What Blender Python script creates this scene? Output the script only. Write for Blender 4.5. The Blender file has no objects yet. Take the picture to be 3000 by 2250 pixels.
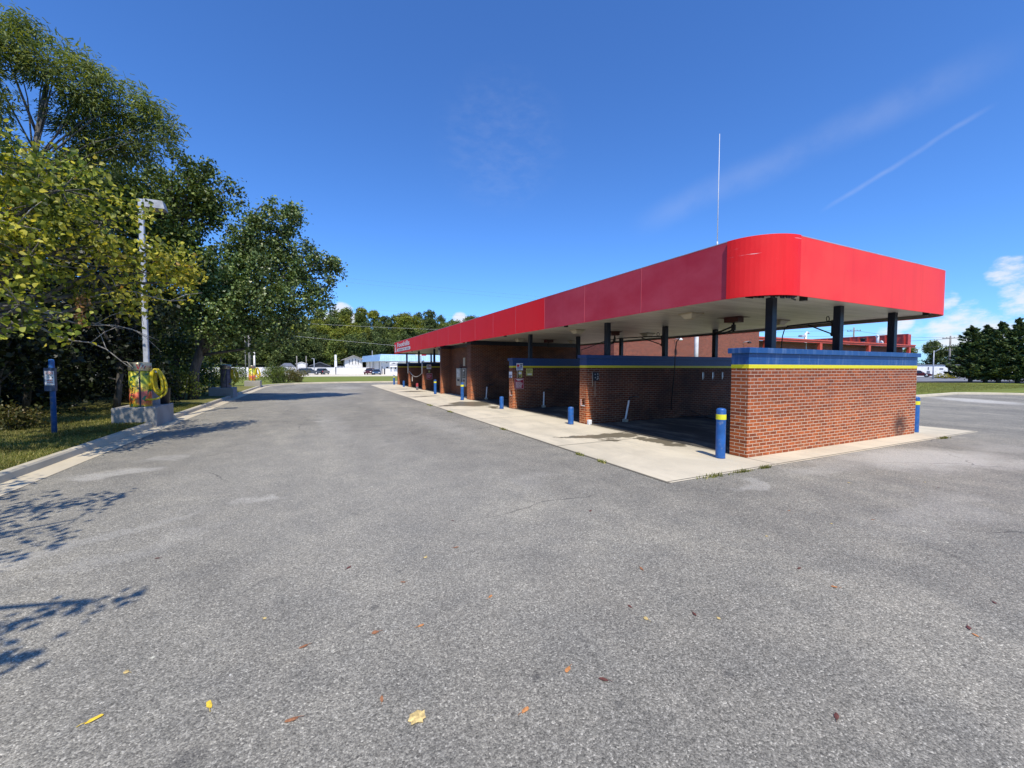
import bpy, math, random
import numpy as np
from mathutils import Vector, Matrix, Quaternion

random.seed(7)
SC = bpy.context.scene
COL = SC.collection
PI = math.pi

# ------------------------------------------------------------------ node helpers
def new_mat(name):
    m = bpy.data.materials.new(name); m.use_nodes = True
    nt = m.node_tree
    for n in list(nt.nodes): nt.nodes.remove(n)
    out = nt.nodes.new('ShaderNodeOutputMaterial')
    bs = nt.nodes.new('ShaderNodeBsdfPrincipled')
    nt.links.new(bs.outputs[0], out.inputs[0])
    return m, nt, bs, out

class N:
    """tiny node-graph writer"""
    def __init__(s, nt): s.nt = nt
    def add(s, t, **k):
        n = s.nt.nodes.new(t)
        for a, v in k.items(): setattr(n, a, v)
        return n
    def put(s, sock, v):
        if isinstance(v, bpy.types.NodeSocket): s.nt.links.new(v, sock)
        else:
            if sock.type == 'RGBA' and isinstance(v, (tuple, list)) and len(v) == 3: v = (*v, 1)
            sock.default_value = v
    def math(s, op, a, b=0.0, clamp=False):
        n = s.add('ShaderNodeMath', operation=op, use_clamp=clamp)
        s.put(n.inputs[0], a); s.put(n.inputs[1], b); return n.outputs[0]
    def vmath(s, op, a, b=(0, 0, 0)):
        n = s.add('ShaderNodeVectorMath', operation=op)
        s.put(n.inputs[0], a); s.put(n.inputs[1], b)
        return n.outputs['Value'] if op in ('DOT_PRODUCT', 'LENGTH') else n.outputs[0]
    def mix(s, f, a, b, blend='MIX'):
        n = s.add('ShaderNodeMix', data_type='RGBA', blend_type=blend)
        s.put(n.inputs['Factor'], f)
        s.put(n.inputs[6], a); s.put(n.inputs[7], b); return n.outputs[2]
    def rng(s, v, a, b, c=0.0, d=1.0, smooth=True):
        n = s.add('ShaderNodeMapRange'); n.interpolation_type = 'SMOOTHSTEP' if smooth else 'LINEAR'
        s.put(n.inputs[0], v)
        for i, x in enumerate((a, b, c, d)): n.inputs[i + 1].default_value = x
        return n.outputs[0]
    def noise(s, vec, scale, detail=3.0, rough=0.55, dist=0.0):
        n = s.add('ShaderNodeTexNoise'); s.put(n.inputs['Vector'], vec)
        n.inputs['Scale'].default_value = scale; n.inputs['Detail'].default_value = detail
        n.inputs['Roughness'].default_value = rough; n.inputs['Distortion'].default_value = dist
        return n.outputs[0]
    def voro(s, vec, scale, feature='F1', out='Color'):
        n = s.add('ShaderNodeTexVoronoi', feature=feature); s.put(n.inputs['Vector'], vec)
        n.inputs['Scale'].default_value = scale; return n.outputs[out]
    def ramp(s, f, stops, interp='LINEAR'):
        n = s.add('ShaderNodeValToRGB'); s.put(n.inputs[0], f)
        cr = n.color_ramp; cr.interpolation = interp
        while len(cr.elements) < len(stops): cr.elements.new(0.5)
        for e, (p, c) in zip(cr.elements, stops):
            e.position = p; e.color = (*c, 1) if len(c) == 3 else c
        return n.outputs[0]
    def obj(s): return s.add('ShaderNodeTexCoord').outputs['Object']
    def uv(s): return s.add('ShaderNodeTexCoord').outputs['UV']
    def pos(s): return s.add('ShaderNodeNewGeometry').outputs['Position']
    def mapping(s, v, loc=(0, 0, 0), rot=(0, 0, 0), sc=(1, 1, 1), t='POINT'):
        n = s.add('ShaderNodeMapping', vector_type=t); s.put(n.inputs['Vector'], v)
        n.inputs['Location'].default_value = loc; n.inputs['Rotation'].default_value = rot
        n.inputs['Scale'].default_value = sc; return n.outputs[0]
    def sep(s, v):
        n = s.add('ShaderNodeSeparateXYZ'); s.put(n.inputs[0], v); return n.outputs
    def bump(s, h, strength=0.3, dist=0.01):
        n = s.add('ShaderNodeBump'); s.put(n.inputs['Height'], h)
        n.inputs['Strength'].default_value = strength; n.inputs['Distance'].default_value = dist
        return n.outputs[0]
    def blob(s, vec, cx, cy, rx, ry, ang=0.0, soft=0.5):
        v = s.mapping(vec, loc=(cx, cy, 0), rot=(0, 0, ang), sc=(rx, ry, 1e3), t='TEXTURE')
        return s.rng(s.vmath('LENGTH', v), 1.0, soft)

def simple(name, col, rough=0.6, metal=0.0, var=0.12, scale=3.0, bump=0.0, bscale=40.0, spec=0.5, dirt=None):
    """painted or plain surface with slight mottling and optional dirt"""
    m, nt, b, o = new_mat(name); n = N(nt); p = n.pos()
    v = n.noise(p, scale, 4)
    c = n.mix(n.rng(v, 0.3, 0.7), tuple(x * (1 - var) for x in col), tuple(min(1, x * (1 + var)) for x in col))
    if dirt:
        c = n.mix(n.math('MULTIPLY', n.rng(n.noise(p, scale * 2.3, 5, 0.65), 0.52, 0.75), dirt[1]), c, dirt[0])
    n.put(b.inputs['Base Color'], c)
    b.inputs['Roughness'].default_value = rough; b.inputs['Metallic'].default_value = metal
    b.inputs['Specular IOR Level'].default_value = spec
    if bump: n.put(b.inputs['Normal'], n.bump(n.noise(p, bscale, 3), bump, 0.01))
    return m

# ------------------------------------------------------------------ materials
def mat_asphalt():
    m, nt, b, o = new_mat('asphalt'); n = N(nt); p = n.pos()
    g1 = n.sep(n.voro(p, 150))[0]
    g2 = n.sep(n.voro(p, 78))[1]
    fine = n.noise(p, 260, 2)
    agg = n.ramp(n.math('ADD', n.math('MULTIPLY', g1, 0.6), n.math('MULTIPLY', g2, 0.4)),
                 [(0.0, (0.040, 0.038, 0.032)), (0.3, (0.158, 0.149, 0.124)), (0.58, (0.272, 0.256, 0.212)), (0.82, (0.41, 0.386, 0.32)), (1.0, (0.80, 0.755, 0.63))])
    c = n.mix(0.25, agg, n.mix(fine, (0.10, 0.094, 0.079), (0.36, 0.339, 0.284)))
    # broad tonal drift, stretched along the drive
    big = n.noise(n.mapping(p, sc=(0.45, 0.16, 1)), 1.0, 5, 0.6, 0.4)
    c = n.mix(1.0, c, n.ramp(big, [(0.25, (0.74, 0.73, 0.72)), (0.5, (0.98, 0.97, 0.95)), (0.75, (1.3, 1.27, 1.2))]), 'MULTIPLY')
    mid = n.noise(p, 1.7, 6, 0.65)
    c = n.mix(1.0, c, n.ramp(mid, [(0.3, (0.82, 0.83, 0.85)), (0.7, (1.16, 1.15, 1.13))]), 'MULTIPLY')
    # worn pale scuffs, chalky spill marks
    wob = n.add('ShaderNodeTexNoise'); n.put(wob.inputs['Vector'], p); wob.inputs['Scale'].default_value = 1.6; wob.inputs['Detail'].default_value = 5
    off = n.add('ShaderNodeVectorMath', operation='MULTIPLY_ADD'); n.put(off.inputs[0], wob.outputs['Color'])
    off.inputs[1].default_value = (1.3, 1.3, 0); off.inputs[2].default_value = (-0.65, -0.65, 0)
    q = n.vmath('ADD', p, off.outputs[0])
    sc = None
    for (cx, cy, rx, ry, a, w) in ((-2.95, 8.8, .85, .42, -.25, .55), (-2.6, 9.9, .35, .6, .4, .4), (-.65, 6.2, .4, .25, .3, .35),
                                   (-1.6, 5.0, 1.6, .28, .35, .22), (10.6, 3.6, 2.6, 1.2, -.25, .75), (8.2, 3.9, 1.5, .5, -.1, .3), (5.9, 3.9, .8, .18, .15, .4),
                                   (13.5, 3.4, 1.4, .7, 0, .25), (32.2, 9.0, 1.6, 3.6, -.75, 1.0), (3.0, 5.5, .9, .5, .5, .2), (7.0, 2.2, 2.0, .4, .1, .2), (1.0, 30, 2.6, 5, 0, .3),
                                   (2.5, 37, 2.0, 4.5, 0, .35), (3.4, 12, .7, 4, .05, .2), (.5, 13, .6, 6, .05, .2), (1.4, 9.4, 1.4, .4, .8, .2), (.4, 8.0, 4.5, 7.5, .1, .13), (-.5, 26, 3.5, 9, 0, .13), (-.62, 6.3, .22, .3, .3, .5), (-1.9, 5.6, 1.3, .22, .5, .3), (.2, 14.5, .5, .3, 0, .4), (11.5, 2.6, 1.6, .5, -.3, .4)):
        k = n.math('MULTIPLY', n.blob(q, cx, cy, rx, ry, a, 0.3), w)
        sc = k if sc is None else n.math('MAXIMUM', sc, k)
    c = n.mix(n.math('MULTIPLY', sc, n.rng(g1, 0.0, 0.8, 0.45, 1.0)), c, (0.55, 0.52, 0.45))
    # oil drips
    dk = None
    for (cx, cy, r, w) in ((.36, 3.05, .06, .5), (.62, 3.5, .05, .4), (.2, 2.9, .05, .35), (-.55, 2.2, .12, .45), (-.42, 2.02, .13, .45), (1.1, 1.95, .05, .4), (6.1, 5.1, .1, .5), (2.1, 1.5, .05, .4), (1.4, 1.6, .05, .4)):
        k = n.math('MULTIPLY', n.blob(p, cx, cy, r, r * .7, .5, 0.2), w)
        dk = k if dk is None else n.math('MAXIMUM', dk, k)
    c = n.mix(dk, c, (0.035, 0.035, 0.037))
    # stray pale grit
    sp = n.voro(p, 3.4, out='Distance')
    c = n.mix(n.rng(sp, 0.028, 0.012), c, (0.62, 0.6, 0.53))
    sp2 = n.voro(n.mapping(p, loc=(5.3, 2.1, 0)), 1.9, out='Distance')
    c = n.mix(n.math('MULTIPLY', n.rng(sp2, 0.03, 0.016), 0.8), c, (0.66, 0.64, 0.5))
    # hairline cracks, sparse
    cr = n.voro(n.vmath('ADD', p, n.vmath('MULTIPLY', off.outputs[0], (0.5, 0.5, 0))), 0.16, 'DISTANCE_TO_EDGE', 'Distance')
    crack = n.math('MULTIPLY', n.rng(cr, 0.0034, 0.0008), n.rng(n.noise(p, 0.5, 2), 0.47, 0.6))
    c = n.mix(n.math('MULTIPLY', crack, 0.5), c, (0.03, 0.03, 0.03))
    n.put(b.inputs['Base Color'], c)
    b.inputs['Roughness'].default_value = 0.85; b.inputs['Specular IOR Level'].default_value = 0.25
    h = n.math('ADD', n.math('MULTIPLY', n.voro(p, 150, out='Distance'), 0.5), n.math('MULTIPLY', n.voro(p, 78, out='Distance'), 0.8))
    n.put(b.inputs['Normal'], n.bump(n.math('SUBTRACT', 1.0, h), 0.55, 0.008))
    return m

def mat_concrete(name, base=(0.68, 0.60, 0.44), wet=False, joints=None, rough=0.85, dark=0.75):
    m, nt, b, o = new_mat(name); n = N(nt); p = n.pos()
    c = n.mix(n.rng(n.noise(p, 0.55, 5, 0.65, 0.5), 0.3, 0.7), tuple(x * dark for x in base), base)
    c = n.mix(n.math('MULTIPLY', n.rng(n.noise(n.mapping(p, sc=(1.4, .35, 1)), 1.3, 6, .75), 0.44, 0.72), 0.62), c, (0.34, 0.315, 0.25))
    c = n.mix(0.22, c, n.mix(n.noise(p, 70, 3), tuple(x * .45 for x in base), tuple(min(1, x * 1.3) for x in base)))
    r = None
    if wet:
        wob = n.add('ShaderNodeTexNoise'); n.put(wob.inputs['Vector'], p); wob.inputs['Scale'].default_value = 1.3; wob.inputs['Detail'].default_value = 6; wob.inputs['Roughness'].default_value = .65
        off = n.add('ShaderNodeVectorMath', operation='MULTIPLY_ADD'); n.put(off.inputs[0], wob.outputs['Color'])
        off.inputs[1].default_value = (1.5, 1.5, 0); off.inputs[2].default_value = (-0.75, -0.75, 0)
        q = n.vmath('ADD', p, off.outputs[0]); wk = None
        for (cx, cy, rx, ry, a) in ((6.75, 8.3, 1.0, .42, 0), (5.9, 8.5, .5, .25, 0), (7.3, 7.2, .3, .8, .1), (6.4, 7.75, .25, .2, 0), (6.7, 18.4, 1.1, 1.6, -.2), (5.7, 18.0, .9, .5, .3), (7.0, 16.3, .35, .6, 0),
                                    (6.3, 29.5, 1.1, .8, 0), (6.0, 24.2, 1.1, .35, .2), (6.1, 33.0, 1.0, .4, .1)):
            k = n.blob(q, cx, cy, rx, ry, a, 0.75); wk = k if wk is None else n.math('MAXIMUM', wk, k)
        c = n.mix(n.math('MULTIPLY', wk, 0.85), c, (0.115, 0.095, 0.06))
        r = n.math('SUBTRACT', rough, n.math('MULTIPLY', wk, 0.45))
    if joints:
        x, y, z = n.sep(p)[0:3]; jm = None
        for ax, v, w in joints:
            d = n.math('ABSOLUTE', n.math('SUBTRACT', x if ax == 'x' else y, v))
            k = n.rng(d, w, w * 0.5); jm = k if jm is None else n.math('MAXIMUM', jm, k)
        c = n.mix(n.math('MULTIPLY', jm, 0.85), c, (0.07, 0.065, 0.05))
    n.put(b.inputs['Base Color'], c)
    if r is not None: n.put(b.inputs['Roughness'], r)
    else: b.inputs['Roughness'].default_value = rough
    b.inputs['Specular IOR Level'].default_value = 0.3
    n.put(b.inputs['Normal'], n.bump(n.noise(p, 60, 4, .7), 0.25, 0.01))
    return m

def mat_brick(name, dark=1.0, sooty=False, c1=(0.45, 0.108, 0.026), c2=(0.29, 0.067, 0.021), mortar=(0.68, 0.50, 0.34), far=False, bay=False):
    m, nt, b, o = new_mat(name); n = N(nt); uv = n.uv(); p = n.pos()
    wv = n.add('ShaderNodeVectorMath', operation='MULTIPLY_ADD')
    nz = n.add('ShaderNodeTexNoise'); n.put(nz.inputs['Vector'], uv); nz.inputs['Scale'].default_value = 9
    n.put(wv.inputs[0], nz.outputs['Color']); wv.inputs[1].default_value = (.006, .006, 0); wv.inputs[2].default_value = (-.003, -.003, 0)
    t = n.add('ShaderNodeTexBrick'); n.put(t.inputs['Vector'], n.vmath('ADD', uv, wv.outputs[0]))
    t.inputs['Scale'].default_value = 1.0; t.inputs['Brick Width'].default_value = 0.2135; t.inputs['Row Height'].default_value = 0.0677
    t.inputs['Mortar Size'].default_value = 0.0072; t.inputs['Mortar Smooth'].default_value = 0.25; t.inputs['Bias'].default_value = -0.1
    n.put(t.inputs['Color1'], tuple(x * dark for x in c1)); n.put(t.inputs['Color2'], tuple(x * dark for x in c2)); n.put(t.inputs['Mortar'], tuple(x * dark for x in mortar))
    c = t.outputs['Color']; f = t.outputs['Fac']
    brickonly = n.math('SUBTRACT', 1.0, f)
    z = n.sep(p)[2]
    cell = n.sep(n.voro(n.mapping(uv, sc=(4.684, 14.77, 1)), 1.0))[0]
    c = n.mix(brickonly, c, n.mix(1.0, c, n.ramp(cell, [(0, (.72, .70, .74)), (.5, (1, 1, 1)), (1, (1.25, 1.2, 1.1))]), 'MULTIPLY'))
    # redder low down, browner and darker above
    hi = n.rng(n.math('ADD', z, n.math('MULTIPLY', n.noise(p, 0.9, 4, .6), 1.6)), 1.3, 2.4)
    if not far: c = n.mix(n.math('MULTIPLY', hi, 0.62), c, n.mix(1.0, c, (0.62, 0.60, 0.72), 'MULTIPLY'))
    c = n.mix(n.math('MULTIPLY', brickonly, n.rng(n.noise(p, 26, 4, .7), 0.4, 0.8, 0, .5)), c, tuple(x * dark * .5 for x in c2))
    c = n.mix(n.math('MULTIPLY', n.rng(n.noise(p, 2.4, 5, .7), 0.55, 0.8), 0.35), c, tuple(x * dark for x in (0.30, 0.17, 0.11)))
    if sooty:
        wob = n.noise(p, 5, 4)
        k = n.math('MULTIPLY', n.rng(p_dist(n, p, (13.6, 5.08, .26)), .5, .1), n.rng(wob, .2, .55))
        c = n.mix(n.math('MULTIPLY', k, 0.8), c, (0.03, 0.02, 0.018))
        # pale mineral wash at the foot
    foot = n.math('MULTIPLY', n.rng(z, 0.32, 0.0), n.rng(n.noise(p, 5, 4, .7), 0.45, 0.7))
    c = n.mix(n.math('MULTIPLY', foot, 0.35), c, (0.42, 0.25, 0.13))
    if bay:   # paints shade into the inner faces and a sunlit strip by the ends
        x = n.sep(p)[0]; sun_strip = n.math('MULTIPLY', n.rng(x, 7.85, 7.5), n.rng(z, 1.9, .6))
        inner_shade = n.math('MULTIPLY', n.rng(n.noise(p, .8, 5, .65), .35, .7), n.rng(x, 7.8, 8.6))
        c = n.mix(n.math('MULTIPLY', inner_shade, .65), c, (.022, .014, .011))
        c = n.mix(sun_strip, c, n.mix(1.0, c, (2.9, 2.5, 2.0), 'MULTIPLY'))
    n.put(b.inputs['Base Color'], c)
    b.inputs['Roughness'].default_value = 0.8; b.inputs['Specular IOR Level'].default_value = 0.3
    h = n.math('ADD', n.math('SUBTRACT', 1.0, f), n.math('MULTIPLY', n.noise(p, 45, 4, .7), 0.3))
    n.put(b.inputs['Normal'], n.bump(h, 0.6, 0.008))
    return m

def p_dist(n, p, c):
    return n.vmath('LENGTH', n.vmath('SUBTRACT', p, c))

def mat_fascia(name, col, fade, fade_amt, rough=0.38, chalk=0.2, scratches=False):
    m, nt, b, o = new_mat(name); n = N(nt); p = n.pos()
    v = n.noise(n.mapping(p, sc=(1, .5, .9)), 1.1, 5, .6)
    c = n.mix(n.math('MULTIPLY', n.rng(v, .3, .7), fade_amt), col, fade)
    run = n.noise(n.mapping(p, sc=(7, 7, .45)), 1.0, 4, .6)   # rain streaks
    c = n.mix(n.math('MULTIPLY', n.rng(run, .5, .72), chalk), c, tuple(x * .72 for x in col))
    c = n.mix(n.math('MULTIPLY', n.noise(p, 55, 3), 0.16), c, fade)
    if scratches:
        s = n.noise(n.mapping(p, sc=(.9, .9, 34)), 1.0, 3, .6)
        k = n.math('MULTIPLY', n.rng(s, .70, .715), n.rng(p_dist(n, p, (7.55, 4.65, 3.6)), .85, .55))
        c = n.mix(n.math('MULTIPLY', k, .85), c, (.72, .6, .58))
    n.put(b.inputs['Base Color'], c)
    n.put(b.inputs['Roughness'], n.rng(v, .2, .8, rough, rough + .18))
    b.inputs['Specular IOR Level'].default_value = 0.2
    n.put(b.inputs['Normal'], n.bump(n.noise(n.mapping(p, sc=(1, .6, 1)), 1.4, 2), 0.12, 0.05))
    return m

def mat_bluepaint(name, col=(0.011, 0.072, 0.23), worn=0.25, brick=True, rough=0.45):
    m, nt, b, o = new_mat(name); n = N(nt); p = n.pos(); uv = n.uv()
    v = n.noise(n.mapping(p, sc=(5, 5, .8)), 1.5, 5, .65)
    c = n.mix(n.math('MULTIPLY', n.rng(v, .48, .72), worn), col, (0.30, 0.40, 0.58))
    c = n.mix(n.math('MULTIPLY', n.rng(n.noise(p, 7, 4), .55, .8), .3), c, tuple(x * .4 for x in col))
    n.put(b.inputs['Base Color'], c); b.inputs['Roughness'].default_value = rough
    if brick:
        t = n.add('ShaderNodeTexBrick'); n.put(t.inputs['Vector'], uv); t.inputs['Scale'].default_value = 1
        t.inputs['Brick Width'].default_value = .2135; t.inputs['Row Height'].default_value = .0677; t.inputs['Mortar Size'].default_value = .006; t.inputs['Mortar Smooth'].default_value = .4
        n.put(b.inputs['Normal'], n.bump(n.math('SUBTRACT', 1, t.outputs['Fac']), .5, .008))
    else: n.put(b.inputs['Normal'], n.bump(n.noise(p, 30, 3), .12, .01))
    return m

def mat_soffit():
    m, nt, b, o = new_mat('soffit_metal'); n = N(nt); p = n.pos()
    y = n.sep(p)[1]
    fr = n.math('FRACT', n.math('MULTIPLY', y, 3.3))
    line = n.rng(fr, 0.06, 0.015)
    c = n.mix(n.rng(n.noise(n.mapping(p, sc=(.3, 1.6, 1)), 1.6, 5, .7), .35, .7), (0.60, 0.565, 0.50), (0.43, 0.40, 0.345))
    c = n.mix(n.math('MULTIPLY', line, .55), c, (0.16, 0.14, 0.12))
    c = n.mix(n.math('MULTIPLY', n.rng(n.noise(p, 3.2, 5, .7), .6, .8), .5), c, (0.30, 0.24, 0.17))
    n.put(b.inputs['Base Color'], c); b.inputs['Roughness'].default_value = .4
    n.put(b.inputs['Normal'], n.bump(n.math('ADD', n.math('SUBTRACT', 1, line), n.math('MULTIPLY', n.noise(n.mapping(p, sc=(.4, 3, 1)), 1.5, 2), .8)), .3, .02))
    return m

def mat_grass(name, c1=(0.125, 0.135, 0.035), c2=(0.23, 0.215, 0.07), dry=(0.36, 0.29, 0.14), stripes=False):
    m, nt, b, o = new_mat(name); n = N(nt); p = n.pos()
    c = n.mix(n.rng(n.noise(p, .5, 5, .65), .3, .7), c1, c2)
    c = n.mix(n.math('MULTIPLY', n.rng(n.noise(p, 1.7, 5, .7), .52, .75), .6), c, dry)
    if stripes:
        w = n.noise(n.mapping(p, rot=(0, 0, .32), sc=(.03, 1.1, 1)), 1.0, 3)
        c = n.mix(n.rng(w, .4, .6), c, n.mix(1.0, c, (1.45, 1.35, 1.1), 'MULTIPLY'))
    c = n.mix(.4, c, n.mix(n.noise(p, 38, 3), tuple(x * .35 for x in c1), tuple(x * 1.5 for x in c2)))
    n.put(b.inputs['Base Color'], c); b.inputs['Roughness'].default_value = .9; b.inputs['Specular IOR Level'].default_value = .15
    n.put(b.inputs['Normal'], n.bump(n.noise(p, 45, 4, .7), .7, .03))
    return m

def mat_leaf(name, stops, trans=0.3, rough=0.45, spec=0.4, clump=0.9, cs=0.7, green=None):
    m, nt, b, o = new_mat(name); n = N(nt)
    g = n.add('ShaderNodeNewGeometry'); rnd = g.outputs['Random Per Island']
    c = n.ramp(rnd, stops)
    if green:   # only the outer sprays have turned; the rest is still green
        pz = n.sep(g.outputs['Position'])
        turned = n.math('ADD', n.rng(n.noise(g.outputs['Position'], 1.1, 3, .6), .40, .58, 0, .85), n.math('MULTIPLY', n.rng(pz[0], -4.5, -3.2), n.rng(n.math('ABSOLUTE', n.math('SUBTRACT', pz[2], 3.7)), .9, .3)), True)
        c = n.mix(turned, n.ramp(rnd, green), c)
    tone = n.rng(n.noise(g.outputs['Position'], cs, 3, .6), .3, .7, 1.0 - clump * .45, 1.0 + clump * .4)
    cc = n.add('ShaderNodeVectorMath', operation='SCALE'); n.put(cc.inputs[0], c); n.put(cc.inputs['Scale'], tone)
    n.put(b.inputs['Base Color'], cc.outputs[0])
    b.inputs['Roughness'].default_value = rough; b.inputs['Specular IOR Level'].default_value = spec
    tr = n.add('ShaderNodeBsdfTranslucent')
    yel = n.mix(1.0, cc.outputs[0], (1.5, 1.35, .55), 'MULTIPLY'); n.put(tr.inputs['Color'], yel)
    mx = n.add('ShaderNodeMixShader'); mx.inputs[0].default_value = trans
    nt.links.new(b.outputs[0], mx.inputs[1]); nt.links.new(tr.outputs[0], mx.inputs[2]); nt.links.new(mx.outputs[0], o.inputs[0])
    return m

def mat_bark(name, col=(0.10, 0.085, 0.07)):
    m, nt, b, o = new_mat(name); n = N(nt); p = n.pos()
    v = n.noise(n.mapping(p, sc=(14, 14, 2.2)), 1, 5, .7)
    n.put(b.inputs['Base Color'], n.mix(n.rng(v, .3, .7), tuple(x * .45 for x in col), tuple(x * 1.5 for x in col)))
    b.inputs['Roughness'].default_value = .9; n.put(b.inputs['Normal'], n.bump(v, .8, .03))
    return m

def mat_wrap():
    """printed vinyl round the vacuum canister"""
    m, nt, b, o = new_mat('printed_wrap'); n = N(nt); p = n.obj()
    x, y, z = n.sep(p)[0:3]
    wob = n.noise(p, 4.5, 3, .6)
    h = n.math('ADD', z, n.math('MULTIPLY', n.math('SUBTRACT', wob, .5), .75))
    c = n.ramp(n.rng(h, 0, 1.1, 0, 1, False), [(0, (.55, .42, .02)), (.18, (.62, .12, .03)), (.38, (.70, .16, .10)), (.52, (.72, .5, .03)), (.72, (.42, .45, .03)), (1, (.12, .16, .03))])
    s2 = n.noise(n.mapping(p, loc=(3, 1, 0)), 5.5, 3, .6)
    c = n.mix(n.rng(s2, .56, .62), c, (.02, .13, .05))
    s3 = n.noise(n.mapping(p, loc=(9, 4, 2)), 6.0, 4, .6)
    c = n.mix(n.rng(s3, .58, .63), c, (.75, .66, .08))
    s4 = n.noise(n.mapping(p, loc=(1, 7, 5)), 7.5, 3, .6)
    c = n.mix(n.rng(s4, .63, .67), c, (.06, .03, .04))
    n.put(b.inputs['Base Color'], c); b.inputs['Roughness'].default_value = .3
    return m

M = {}
M['asphalt'] = mat_asphalt()
bayY = [5.26, 10.45, 15.63]
M['apron'] = mat_concrete('apron_concrete', wet=True, joints=[('y', 7.68, .025), ('y', 12.9, .02), ('y', 18.1, .02), ('y', 23.4, .02), ('y', 28.6, .02), ('y', 33.8, .02), ('y', 39.1, .02), ('x', 7.50, .018), ('x', 4.80, .05), ('y', 4.52, .02)])
M['bay_floor'] = mat_concrete('bay_concrete', base=(.055, .05, .042), dark=.5)  # base colour holds the bay shade as well as dirt
M['kerb'] = mat_concrete('kerb_concrete', base=(.58, .52, .39), dark=.7)
M['gutter'] = mat_concrete('gutter_concrete', base=(.62, .54, .39), dark=.8)
M['plinth'] = mat_concrete('plinth_concrete', base=(.42, .40, .36), dark=.6)
M['road_pale'] = mat_concrete('pale_road', base=(.76, .68, .52), dark=.85)
M['road'] = simple('road_asphalt', (.20, .20, .205), .9, var=.2, scale=.5)
M['brick'] = mat_brick('red_brick', sooty=True)
M['brick_bay'] = mat_brick('bay_brick', dark=.40, bay=True)  # brick colour darkened to stand for the shade inside the bays
M['frame'] = simple('fascia_backing', (.20, .175, .145), .6)
M['brick_far'] = mat_brick('far_brick', far=True, c1=(.27, .062, .032), c2=(.19, .046, .028), mortar=(.36, .22, .165))
M['red_bright'] = mat_fascia('red_fascia', (.86, .012, .016), (.86, .05, .045), .35, scratches=True)
M['red_front'] = mat_fascia('red_front_fascia', (.92, .030, .024), (.95, .085, .065), .6)
M['red_faded'] = mat_fascia('faded_fascia', (.50, .028, .050), (.60, .085, .115), .75, rough=.5, chalk=.12)
M['red_long'] = mat_fascia('long_fascia', (.90, .010, .016), (.86, .04, .045), .5, rough=.5, chalk=.1)
M['seam'] = simple('fascia_seam', (.66, .10, .12), .5)
M['edge_trim'] = simple('fascia_edge', (.62, .50, .48), .4, .4)
M['blue'] = mat_bluepaint('blue_brick_paint')
M['blue_cap'] = mat_bluepaint('blue_cap_paint', worn=.32, brick=False)
M['blue_shade'] = mat_bluepaint('blue_paint_shaded', col=(.008, .036, .135), worn=.03)  # blue paint darkened to imitate shade under the canopy
M['yellow_shade'] = mat_bluepaint('yellow_paint_shaded', col=(.58, .49, .014), worn=0)  # yellow paint copy with the bay shade in its colour
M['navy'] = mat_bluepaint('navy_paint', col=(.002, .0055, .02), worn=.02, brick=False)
M['yellow'] = mat_bluepaint('yellow_paint', col=(.80, .70, .015), worn=0.0, brick=True)
M['yellow_band'] = simple('yellow_band', (.82, .76, .03), .5, var=.08)
M['bollard_blue'] = simple('bollard_blue', (.018, .10, .32), .42, var=.18, scale=6, dirt=((.25, .26, .28), .5))
M['bollard_red'] = simple('bollard_red', (.42, .05, .06), .5, var=.2, scale=6, dirt=((.2, .18, .18), .6))
M['bollard_base'] = simple('bollard_worn', (.16, .15, .16), .7)
M['soffit'] = mat_soffit()
M['lamp_housing'] = simple('lamp_housing', (.42, .36, .26), .5)
M['lamp_lens'] = simple('lamp_lens', (.52, .48, .38), .25)
M['darkred'] = simple('dark_red_paint', (.07, .016, .014), .5)
M['steel_dark'] = simple('dark_steel', (.03, .03, .033), .45, .5)
M['steel'] = simple('galvanised_steel', (.52, .53, .54), .38, .85, var=.2, scale=8)
M['pole_paint'] = simple('pole_paint', (.44, .46, .50), .45, var=.2, scale=4, dirt=((.12, .11, .1), .5))
M['white_pipe'] = simple('white_pipe', (.72, .70, .66), .45)
M['rubber'] = simple('black_rubber', (.012, .012, .013), .5)
M['grey_box'] = simple('grey_cabinet', (.33, .32, .29), .4, .3)
M['white'] = simple('white_paint', (.80, .79, .76), .5, var=.05)
M['paper'] = simple('paper_white', (.72, .73, .76), .6, var=.05)
M['sign_red'] = simple('sign_red', (.30, .012, .03), .4)
M['sign_yellow'] = simple('sign_yellow', (.50, .46, .12), .5, var=.3, scale=14)
M['ink'] = simple('black_ink', (.025, .025, .04), .6)
M['ink_blue'] = simple('blue_ink', (.05, .07, .22), .6)
M['ink_red'] = simple('red_ink', (.45, .02, .03), .6)
M['hose_yellow'] = simple('yellow_hose', (.62, .47, .012), .4, var=.15, scale=12)
M['wrap'] = mat_wrap()
M['wrap_lid'] = simple('lid_metal', (.36, .33, .22), .3, .6, var=.3, scale=6)
M['chain'] = simple('pale_rope', (.6, .55, .48), .7)
M['grass'] = mat_grass('verge_grass')
M['grass_far'] = mat_grass('lawn_grass', (.12, .165, .03), (.19, .215, .05), (.26, .24, .08), stripes=True)
M['ground'] = mat_grass('rough_ground', (.08, .09, .03), (.14, .13, .05), (.2, .17, .09))
M['hill'] = simple('hill_ground', (.04, .055, .018), .95)
M['mulch'] = simple('mulch', (.03, .025, .02), .95)
M['bark'] = mat_bark('grey_bark', (.11, .10, .088))
M['bark_pale'] = mat_bark('pale_bark', (.30, .27, .23))
M['glass'] = simple('dark_glass', (.02, .025, .03), .08, 0, spec=.8)
M['tyre'] = simple('tyre_rubber', (.015, .015, .016), .8)
M['rim'] = simple('wheel_rim', (.45, .46, .48), .3, .8)
M['blue_metal'] = simple('pale_blue_metal', (.36, .56, .80), .45, var=.1, scale=2)
M['roof_grey'] = simple('grey_shingle', (.13, .14, .17), .85, var=.25, scale=6)
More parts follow.
